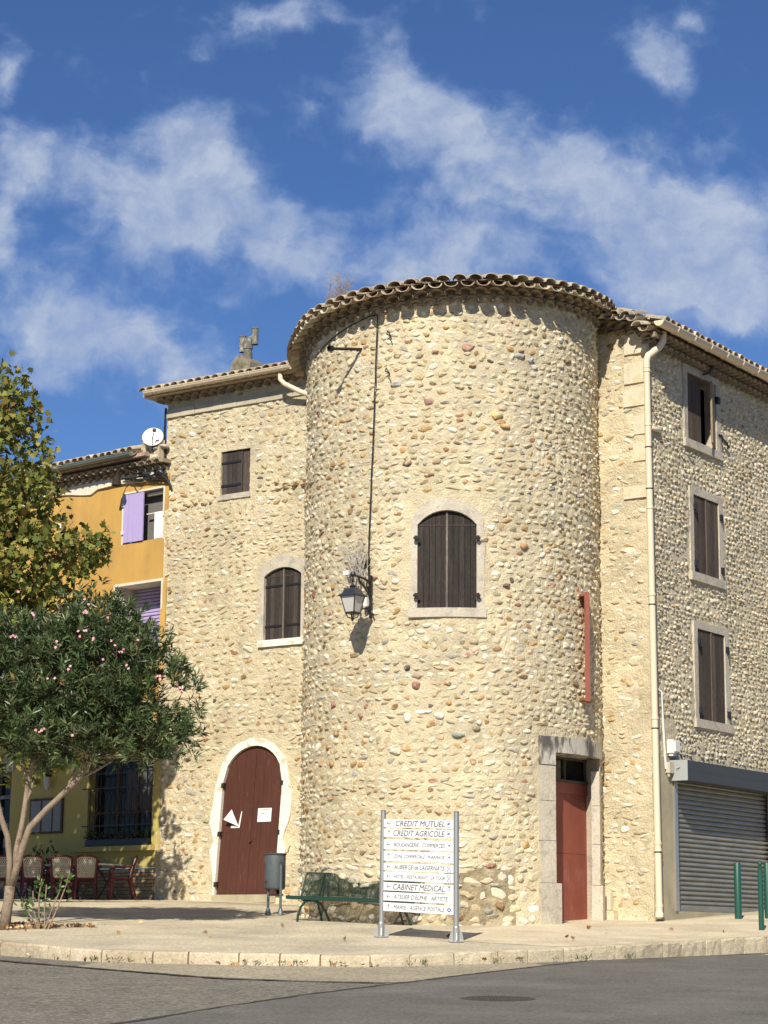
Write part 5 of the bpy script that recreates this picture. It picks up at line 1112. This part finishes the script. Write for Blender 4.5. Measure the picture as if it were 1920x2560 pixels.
# ------------------------------------------------------------------ cafe furniture
def lattice(mb, W, quad, nu, nv, r):
    pass
def make_chair():
    t = thing('plastic_chair', 'x', 'chair', (0, 0, 0), 'dark red and cream plastic chairs on the shaded terrace')
    W = lambda s, z, o: (s, o, z)   # front towards +y
    mb = MB(); mb.box(W, -.21, .21, .41, .44, -.19, .23); mb.box(W, -.20, .20, .375, .41, .20, .225); mb.build('seat', M['pvcred'], t)
    for sx in (-1, 1):
        mb = MB(); mb.tube([(sx*.21, .23, 0), (sx*.20, .21, .42)], [.022, .03], 6); mb.tube([(sx*.20, .21, .42), (sx*.245, .20, .62), (sx*.25, .12, .665), (sx*.25, -.10, .66), (sx*.215, -.22, .70)], .02, 6); mb.build('leg', M['pvcred'], t)
        mb = MB(); mb.tube([(sx*.22, -.30, 0), (sx*.19, -.20, .42), (sx*.21, -.25, .70), (sx*.225, -.30, .84), (sx*.17, -.315, .875)], [.022, .028, .024, .024, .022], 6); mb.build('leg', M['pvcred'], t)
    mb = MB(); mb.tube([(-.2, -.312, .85), (-.1, -.325, .885), (.1, -.325, .885), (.2, -.312, .85)], .024, 6); mb.build('top_rail', M['pvcred'], t)
    mb = MB()
    bk = lambda a, b: (a*(.165+.025*b), -.215-.095*b, .45+.41*b)     # a -1..1, b 0..1
    k = 9
    for i in range(-k, 2*k):
        for sg in (1, -1):
            pts = []
            for q in range(7):
                b = q/6; a = (i/k*2-1)+sg*b*1.2
                if -1 <= a <= 1: pts.append(bk(a, b))
            if len(pts) > 1: mb.tube(pts, .0095, 4, cap=False)
    mb.tube([bk(-1, 0), bk(-1, 1), bk(1, 1), bk(1, 0), bk(-1, 0)], .014, 4); mb.build('back_lattice', M['cream'], t)
    return t
chairs = [(-5.47, 46.35, 105, 'chair turned sideways to the table, nearest the stone house'), (-6.22, 46.45, 8, 'second chair from the stone house, its lattice back facing the street'),
          (-6.72, 46.6, 0, 'third chair from the stone house, its back to the street'), (-7.33, 46.7, -4, 'chair right of the oleander trunk, behind the green shoots'), (-8.02, 46.9, 5, 'chair left of the oleander trunk at the photo edge'),
          (-7.08, 47.9, 178, 'chair facing the street on the wall side of the long table'), (-6.35, 47.6, 185, 'chair facing the street between the wall and the second table'), (-7.75, 48.3, 172, 'chair by the restaurant door facing the street')]
c0 = make_chair(); used = False
for x, y, r, lb in chairs:
    c = c0 if not used else copy_tree(c0); used = True
    c.location = (x, y, 2.667); c.rotation_euler = (0, 0, R_(r)); c['label'] = 'dark red plastic '+lb
def make_table():
    t = thing('cafe_table', 'x', 'table', (0, 0, 0), 'terrace tables'); W = lambda s, z, o: (s, o, z)
    mb = MB(); mb.box(W, -.36, .36, .705, .735, -.34, .34); mb.build('table_top', M['whiteplastic'], t)
    for sg in (-1, 1):
        mb = MB(); mb.tube([(-.28, sg*.26, 0), (.28, sg*.22, .70)], .018, 6); mb.tube([(.28, sg*.26, 0), (-.28, sg*.22, .70)], .018, 6); mb.build('leg', M['darkbark'], t)
    return t
t0 = make_table()
for i, (x, y, lb) in enumerate(((-5.98, 46.75, 'white topped folding table beside the sideways chair'), (-6.85, 47.3, 'white topped table between the two rows of red chairs'), (-7.75, 47.6, 'white topped table left of the oleander trunk'))):
    q = t0 if i == 0 else copy_tree(t0); q.location = (x, y, 2.667); q.rotation_euler = (0, 0, R_(-38)); q['label'] = lb
# ------------------------------------------------------------------ foliage helpers
def leaves(P, D, size, tv, tf, cols):
    n = len(P); D = D/np.linalg.norm(D, axis=1)[:, None]
    r = RNG.normal(size=(n, 3)); A = np.cross(D, r); A /= np.linalg.norm(A, axis=1)[:, None]; B = np.cross(D, A)
    tv = np.array(tv, float)
    V = P[:, None]+size[:, None, None]*(tv[None, :, 0:1]*D[:, None]+tv[None, :, 1:2]*A[:, None]+tv[None, :, 2:3]*B[:, None])
    F = (np.array(tf)[None]+(np.arange(n)*len(tv))[:, None, None]).reshape(-1, len(tf[0]))
    C = np.repeat(cols, len(tv), axis=0)
    return V.reshape(-1, 3), F, C
def in_lobes(n, lobes, shell=.5):
    w = np.array([l[3]*l[4]*l[5]*(l[6] if len(l) > 6 else 1) for l in lobes]); w = w/w.sum(); idx = RNG.choice(len(lobes), n, p=w)
    d = RNG.normal(size=(n, 3)); d /= np.linalg.norm(d, axis=1)[:, None]
    r = RNG.uniform(shell**3, 1, n)**(1/3); L = np.array([l[:6] for l in lobes])[idx]
    bump = 1+.34*(vnoise(d[:, 0]*3+idx*7, d[:, 2]*3+d[:, 1]*2, 3)-.5)*2
    return L[:, :3]+d*(r*bump)[:, None]*L[:, 3:6], d
def pick(cols, n, jit=.2):
    c = np.array([c[:3] for c in cols]); w = np.array([x[3] for x in cols], float); w /= w.sum()
    return c[RNG.choice(len(c), n, p=w)]*RNG.uniform(1-jit, 1+jit, (n, 1))*RNG.uniform(.95, 1.05, (n, 3))
# ------------------------------------------------------------------ oleander
ol = thing('oleander_tree', 'oleander tree with pale multi-stem trunk, dark narrow leaves and pink blossoms', 'tree', (-6.2, 36.6, gz(36.6)))
LOB = [(-5.95, 36.7, 6.15, 1.25, 1.2, 1.45), (-5.0, 36.5, 6.15, 1.15, 1.2, 1.5), (-4.2, 36.4, 5.75, .95, .95, 1.15), (-3.6, 36.35, 5.65, .75, .75, .95), (-4.3, 36.3, 6.3, .8, .8, .8), (-3.9, 36.3, 5.2, .6, .7, .55), (-4.9, 36.4, 5.2, .8, .8, .6), (-6.9, 36.7, 6.0, 1.2, 1.2, 1.3), (-4.75, 36.5, 6.95, .75, .8, .75), (-5.6, 36.5, 5.25, .9, .9, .62)]
mb = MB()
tr = [[(-6.22, 36.6, 1.95), (-6.19, 36.6, 2.25), (-6.165, 36.6, 2.45), (-6.15, 36.6, 2.67)],
      [(-6.17, 36.6, 2.62), (-6.17, 36.58, 3.1), (-6.22, 36.55, 3.49), (-6.34, 36.5, 3.82), (-6.45, 36.5, 4.22), (-6.55, 36.5, 4.75), (-6.7, 36.5, 5.4)],
      [(-6.14, 36.62, 2.7), (-6.07, 36.65, 3.3), (-6.0, 36.7, 3.76), (-5.96, 36.7, 4.16), (-5.93, 36.7, 4.49), (-5.83, 36.7, 4.95), (-5.7, 36.7, 5.6)],
      [(-6.13, 36.6, 2.66), (-6.0, 36.55, 3.17), (-5.85, 36.5, 3.63), (-5.58, 36.48, 3.93), (-5.3, 36.45, 4.2), (-5.07, 36.45, 4.43), (-4.8, 36.4, 4.80), (-4.4, 36.4, 5.3)]]
rr = [[.098, .09, .085, .085], [.055, .052, .05, .048, .045, .04, .03], [.055, .05, .046, .042, .04, .035, .025], [.066, .06, .055, .05, .046, .042, .036, .026]]
for p, r in zip(tr, rr): mb.tube(p, r, 10)
for (a, b, r) in (((-5.96, 36.7, 4.16), (-6.02, 36.6, 4.7), .03), ((-6.0, 36.7, 3.95), (-5.85, 36.8, 4.5), .03), ((-5.3, 36.45, 4.2), (-5.1, 36.5, 4.7), .03), ((-5.07, 36.45, 4.43), (-4.5, 36.45, 4.75), .03)): mb.tube([a, ((a[0]+b[0])/2+.03, a[1], (a[2]+b[2])/2), b], [r, r*.8, r*.6], 6)
starts = [Vector(p[i]) for p in tr[1:] for i in range(4, len(p))]
for k in range(120):
    e, _ = in_lobes(1, LOB, .3); e = Vector(e[0]); s_ = min(starts, key=lambda q: (q-e).length+random.uniform(0, .8)); m_ = (s_+e)/2+Vector((random.uniform(-.1, .1), random.uniform(-.1, .1), random.uniform(0, .2)))
    mb.tube([s_, m_, e], [.022, .014, .006], 4, cap=False)
mb.build('trunk', M['bark'], ol, smooth=True)
nW = 3500
P, D = in_lobes(nW, LOB, .55)
cutm = (P[:, 2] > 4.35+.25*vnoise(P[:, 0]*3, P[:, 1]*3, 2)); P = P[cutm]; D = D[cutm]; nW = len(P)
hole = vnoise(P[:, 0]*1.9+5, P[:, 2]*1.9, 21); kp = hole > .15; P = P[kp]; D = D[kp]; nW = len(P)
upd = D*.7+np.array([0, -.15, .65])+RNG.normal(size=D.shape)*.35; upd /= np.linalg.norm(upd, axis=1)[:, None]
per = 13
PP = np.repeat(P, per, 0); ax = np.repeat(upd, per, 0)
side = RNG.normal(size=PP.shape); side -= (side*ax).sum(1)[:, None]*ax; side /= np.linalg.norm(side, axis=1)[:, None]
tpos = RNG.uniform(-.12, .06, len(PP)); ang = RNG.uniform(.45, 1.25, len(PP))
DD = ax*np.cos(ang)[:, None]+side*np.sin(ang)[:, None]; PP = PP+ax*tpos[:, None]
sz = RNG.uniform(.11, .20, len(PP))
cw = pick([(.075, .115, .038, 5), (.115, .16, .062, 4), (.055, .082, .03, 3.5), (.18, .22, .095, 1.8), (.24, .20, .07, .5)], len(P), .2)
cl = np.repeat(cw, per, 0)*RNG.uniform(.75, 1.25, (len(PP), 1))
V, F, C = leaves(PP, DD, sz, [(0, 0, 0), (.4, .095, .03), (.45, 0, -.01), (.4, -.095, .03), (1, 0, -.10)], [(0, 1, 2), (0, 2, 3), (1, 4, 2), (2, 4, 3)], cl)
np_build('crown', V, F, M['leaf'], ol, None, False, None, C)
fpos = [(-6.9, 35.9, 6.75), (-5.35, 35.55, 6.55), (-4.9, 35.5, 7.15), (-4.62, 35.6, 7.0), (-5.2, 35.5, 6.2), (-6.1, 35.5, 6.7), (-4.3, 35.6, 6.55), (-3.7, 35.7, 6.05), (-5.6, 35.5, 5.2), (-4.6, 35.5, 6.2), (-6.7, 35.6, 6.6), (-4.1, 35.8, 6.6), (-5.0, 35.5, 7.3), (-3.35, 35.9, 5.9), (-6.0, 35.5, 7.3), (-5.75, 35.5, 7.1), (-4.45, 35.6, 6.75), (-4.95, 35.4, 6.75), (-5.45, 35.4, 6.05), (-6.3, 35.5, 6.1), (-4.2, 35.55, 6.2), (-5.0, 35.4, 5.1), (-4.75, 35.5, 6.62), (-6.55, 35.5, 7.2)]
for i, p in enumerate(fpos):
    mb = MB()
    for q in range(random.randint(1, 4)):
        c = Vector(p)+Vector((random.gauss(0, .05), random.gauss(0, .04), random.gauss(0, .05))); n = Vector((random.gauss(0, .4), -1, random.gauss(.5, .3))).normalized(); a = n.cross(Vector((0, 0, 1))).normalized(); b = a.cross(n)
        for k in range(5):
            t_ = 2*PI*k/5+q; w = .024; d = a*math.cos(t_)+b*math.sin(t_); e = a*-math.sin(t_)+b*math.cos(t_)
            mb.add([c, c+d*w*.6+e*w*.45, c+d*w*1.15+n*.006, c+d*w*.6-e*w*.45], [(0, 1, 2, 3)])
    mb.build('blossom', M['petal'], ol)
# ------------------------------------------------------------------ plane tree at the left edge
pt_ = thing('plane_tree', 'tall broad-leaved tree with yellowing leaves at the left edge, behind the oleander', 'tree', (-10.2, 43.0, gz(43)))
PL = [(-8.2, 42.2, 11.15, 1.4, 1.6, 1.95), (-7.35, 42.0, 10.0, 1.1, 1.3, 1.2), (-7.45, 42.0, 12.55, .42, .45, .75), (-6.75, 42, 11.1, .36, .45, .5), (-6.75, 42.0, 9.2, .95, 1.0, .75), (-6.0, 41.9, 8.95, .42, .5, .35), (-5.62, 41.9, 9.42, .22, .3, .22), (-10.0, 42.8, 10.6, 1.9, 2.0, 2.4), (-8.3, 43.0, 8.3, 1.7, 1.8, 1.3), (-6.9, 42.6, 8.2, 1.1, 1.2, .8), (-9.8, 43.4, 8.0, 1.8, 1.8, 1.4), (-8.0, 41.9, 12.7, .6, .7, .6), (-9.3, 44.5, 9.8, 1.4, 1.4, 1.2), (-8.4, 43.2, 6.6, 2.3, 1.5, 1.7, 1.5), (-6.5, 42.6, 6.7, 1.1, 1.1, 1.5, 1.5), (-5.45, 42.5, 6.6, .5, .7, 1.1, 1.2), (-5.75, 41.9, 9.25, .35, .5, .42, 3), (-5.5, 41.9, 9.55, .18, .3, .25, 4), (-7.4, 42, 12.0, .6, .8, .6, 1.5),  (-6.9, 41.8, 10.5, .5, .8, .7), (-6.45, 41.9, 9.45, .7, .8, .5), (-10.5, 43, 7.5, 1.6, 1.5, 1.8)]  # low lobes hidden behind the oleander are added to shade terrace and wall
mb = MB(); mb.tube([(-10.2, 43, 2.2), (-10.1, 43, 5), (-9.8, 42.9, 8), (-9.5, 42.8, 11)], [.26, .22, .18, .08], 12)
for k in range(170):
    e, _ = in_lobes(1, PL, .35); e = Vector(e[0]); z = random.uniform(5.5, 10.5); z = min(z, e.z-.2); s_ = Vector((-9.9+(z-6)*.08, 42.9, max(5, z))); m_ = (s_+e)/2+Vector((0, random.uniform(-.2, .2), random.uniform(-.1, .35)))
    mb.tube([s_, m_, e], [.045 if k < 40 else .02, .02 if k < 40 else .01, .005], 4, cap=False)
mb.build('trunk', M['darkbark'], pt_)
nl = 31000
P, D = in_lobes(nl, PL, .25); vn = vnoise(P[:, 0]*2.6, P[:, 2]*2.6+P[:, 1], 31); kp = vn > .22; P = P[kp]; D = D[kp]; nl = len(P)
DD = D*.3+RNG.normal(size=P.shape)*.7+np.array([0, -.1, -.25])
cc_ = pick([(.15, .18, .04, 5), (.23, .24, .055, 4), (.33, .28, .07, 2.4), (.09, .12, .03, 2.5), (.16, .10, .035, .7), (.42, .32, .07, .5)], nl, .22)
star = [(0, 0, 0), (.12, .30, .02), (.30, .52, -.02), (.42, .26, .02), (.70, .40, -.04), (.66, .14, .0), (1.0, 0, -.08), (.66, -.14, .0), (.70, -.40, -.04), (.42, -.26, .02), (.30, -.52, -.02), (.12, -.30, .02)]
sf = [(0, 1, 3), (1, 2, 3), (0, 3, 5), (3, 4, 5), (0, 5, 7), (5, 6, 7), (0, 7, 9), (7, 8, 9), (0, 9, 11), (9, 10, 11)]
V, F, C = leaves(P, DD, RNG.uniform(.10, .20, nl), star, sf, cc_)
np_build('crown', V, F, M['leafmatt'], pt_, None, False, None, C)
# ------------------------------------------------------------------ planting bed, shoots, dry leaves
sheet('planting_bed', [(-8.2, 38.2), (-5.9, 37.9), (-5.32, 37.4), (-5.35, 37.0), (-5.9, 36.2), (-6.3, 35.9), (-8.5, 36.6)], M['soil'], .008, gz)
def leaf_litter(name, n, fn, lab):
    P = []
    while len(P) < n:
        x, y = fn(); P.append((x, y, gz(y)+random.uniform(.015, .05)))
    P = np.array(P); D = RNG.normal(size=P.shape); D[:, 2] *= .25
    c = pick([(.36, .20, .09, 3), (.26, .14, .07, 3), (.50, .36, .20, 2), (.55, .48, .30, 1)], n, .25)
    V, F, C = leaves(P, D, RNG.uniform(.05, .10, n), star, sf, c); o = np_build(name, V, F, M['dryleaf'], None, None, False, None, C)
    return tag(o, lab, 'leaf litter', kind='stuff')
leaf_litter('leaf_litter', 520, lambda: (random.uniform(-7.2, -5.45), random.gauss(36.75, .35)), 'dry brown fallen leaves around the oleander trunk')
leaf_litter('drain_leaves', 60, lambda: (random.gauss(-4.98, .16), random.gauss(36.95, .05)), 'small heap of dark dry leaves on the paving right of the oleander')
leaf_litter('gutter_leaves', 22, lambda: (lambda i, f: (KERB[i][0]+(KERB[i+1][0]-KERB[i][0])*f, KERB[i][1]+(KERB[i+1][1]-KERB[i][1])*f-.06-random.uniform(0, .08)))(random.randint(3, 14), random.random()), 'scattered dry leaves along the kerb foot')
leaf_litter('pavement_litter', 18, lambda: (random.uniform(-4.5, 6), random.uniform(33.6, 38)), 'few scattered tiny dry leaves on the open pavement')
bpy.data.objects['gutter_leaves'].location.z = -.15
mb = MB()   # weeds along the kerb foot
P = []
for _ in range(34):
    i = random.randint(4, 18); f = random.random(); x = KERB[i][0]+(KERB[i+1][0]-KERB[i][0])*f; y = KERB[i][1]+(KERB[i+1][1]-KERB[i][1])*f-.05
    for q in range(random.randint(3, 10)): P.append((x+random.gauss(0, .03), y, rz(y)+.03+random.uniform(0, .03)))
P = np.array(P); D = RNG.normal(size=P.shape)*.5+np.array([0, -.2, .8])
V, F, C = leaves(P, D, RNG.uniform(.03, .08, len(P)), [(0, 0, 0), (.4, .12, 0), (1, 0, 0), (.4, -.12, 0)], [(0, 1, 2, 3)], pick([(.10, .13, .04, 2), (.22, .20, .08, 1)], len(P)))
tag(np_build('kerb_weeds', V, F, M['leafmatt'], None, None, False, None, C), 'tiny green weeds growing in the joint at the kerb foot', 'weeds', kind='stuff')
# low shoots: one clump is one plant
def shoots(stems, lab, leafsz=.10, per=12, loc=None):
    t = thing('leafy_shoots', lab, 'plant', stems[0][0], 'green shoots in the planting bed'); mb = MB(); P = []; D = []
    for st in stems:
        mb.tube(st, [.016, .013, .010, .007][:len(st)] if len(st) <= 4 else .01, 5)
        for q in range(per):
            f = random.uniform(.35, 1.0)*(len(st)-1); i = min(int(f), len(st)-2); a = Vector(st[i]); b = Vector(st[i+1]); p = a+(b-a)*(f-i); P.append(p+Vector((random.gauss(0, .04), random.gauss(0, .04), random.gauss(0, .04)))); D.append((random.gauss(0, 1), random.gauss(0, .6), random.gauss(.3, .6)))
    mb.build('stem', M['bark'], t); P = np.array([p[:] for p in P]); D = np.array(D)
    V, F, C = leaves(P, D, RNG.uniform(leafsz*.7, leafsz*1.3, len(P)), [(0, 0, 0), (.35, .24, .03), (.75, .2, .0), (1, 0, -.05), (.75, -.2, .0), (.35, -.24, .03)], [(0, 1, 2, 3), (0, 3, 4, 5)], pick([(.07, .14, .03, 3), (.12, .20, .05, 2), (.04, .09, .02, 2)], len(P)))
    np_build('foliage', V, F, M['leaf'], t, None, False, None, C)
z0 = gz(36.6)
shoots([[(-5.45, 36.3, z0-.02), (-5.3, 36.3, z0+.35), (-5.17, 36.3, z0+.72), (-5.14, 36.3, z0+.88)], [(-5.5, 36.3, z0-.02), (-5.4, 36.3, z0+.3), (-5.28, 36.3, z0+.6), (-5.25, 36.3, z0+.85)], [(-5.5, 36.3, z0-.02), (-5.52, 36.3, z0+.3), (-5.5, 36.3, z0+.7)]], 'upright green shoots with glossy leaves right of the oleander trunk')
shoots([[(-5.6, 36.35, z0-.02), (-5.75, 36.3, z0+.2), (-5.9, 36.3, z0+.42)], [(-5.6, 36.35, z0-.02), (-5.7, 36.3, z0+.3), (-5.72, 36.3, z0+.6)], [(-5.6, 36.35, 2.0), (-5.62, 36.3, z0+.5), (-5.58, 36.3, z0+.8)]], 'low leafy shoots leaning towards the oleander trunk', .11, 16)
shoots([[(-6.35, 36.5, z0), (-6.42, 36.4, z0+.35), (-6.38, 36.4, z0+.6)]], 'small green sprig on the left side of the oleander trunk', .10, 14)
# potted plant by the menu board
t = thing('potted_plant', 'dark leafy pot plant against the yellow wall below the menu board', 'plant', (-7.5, 48.4, 2.66))
mb = MB(); mb.lathe((-7.5, 48.6, 2.66), [(.13, 0), (.18, .32), (.2, .34), (.17, .34)], 14); mb.build('pot', M['pvcred'], t)
P = np.array([(-7.5, 48.6, 3.35)])+RNG.normal(size=(260, 3))*np.array([.17, .14, .26]); V, F, C = leaves(P, RNG.normal(size=P.shape), RNG.uniform(.08, .16, 260), [(0, 0, 0), (.35, .2, .03), (1, 0, -.05), (.35, -.2, .03)], [(0, 1, 2, 3)], pick([(.03, .07, .02, 2), (.05, .10, .03, 1)], 260)); np_build('foliage', V, F, M['leaf'], t, None, False, None, C)
P = np.array([WY(random.uniform(-2.2, -.2), 4.02+abs(random.gauss(0, .06)), random.uniform(-.05, .12)) for _ in range(320)]); V, F, C = leaves(P, RNG.normal(size=P.shape), RNG.uniform(.05, .1, 320), [(0, 0, 0), (.35, .2, .03), (1, 0, -.05), (.35, -.2, .03)], [(0, 1, 2, 3)], pick([(.04, .08, .02, 2), (.16, .08, .02, .4)], 320))
np_build('foliage', V, F, M['leaf'], bpy.data.objects['window_planter'], None, False, None, C)
# trash: small weed tuft in the paving near the sign
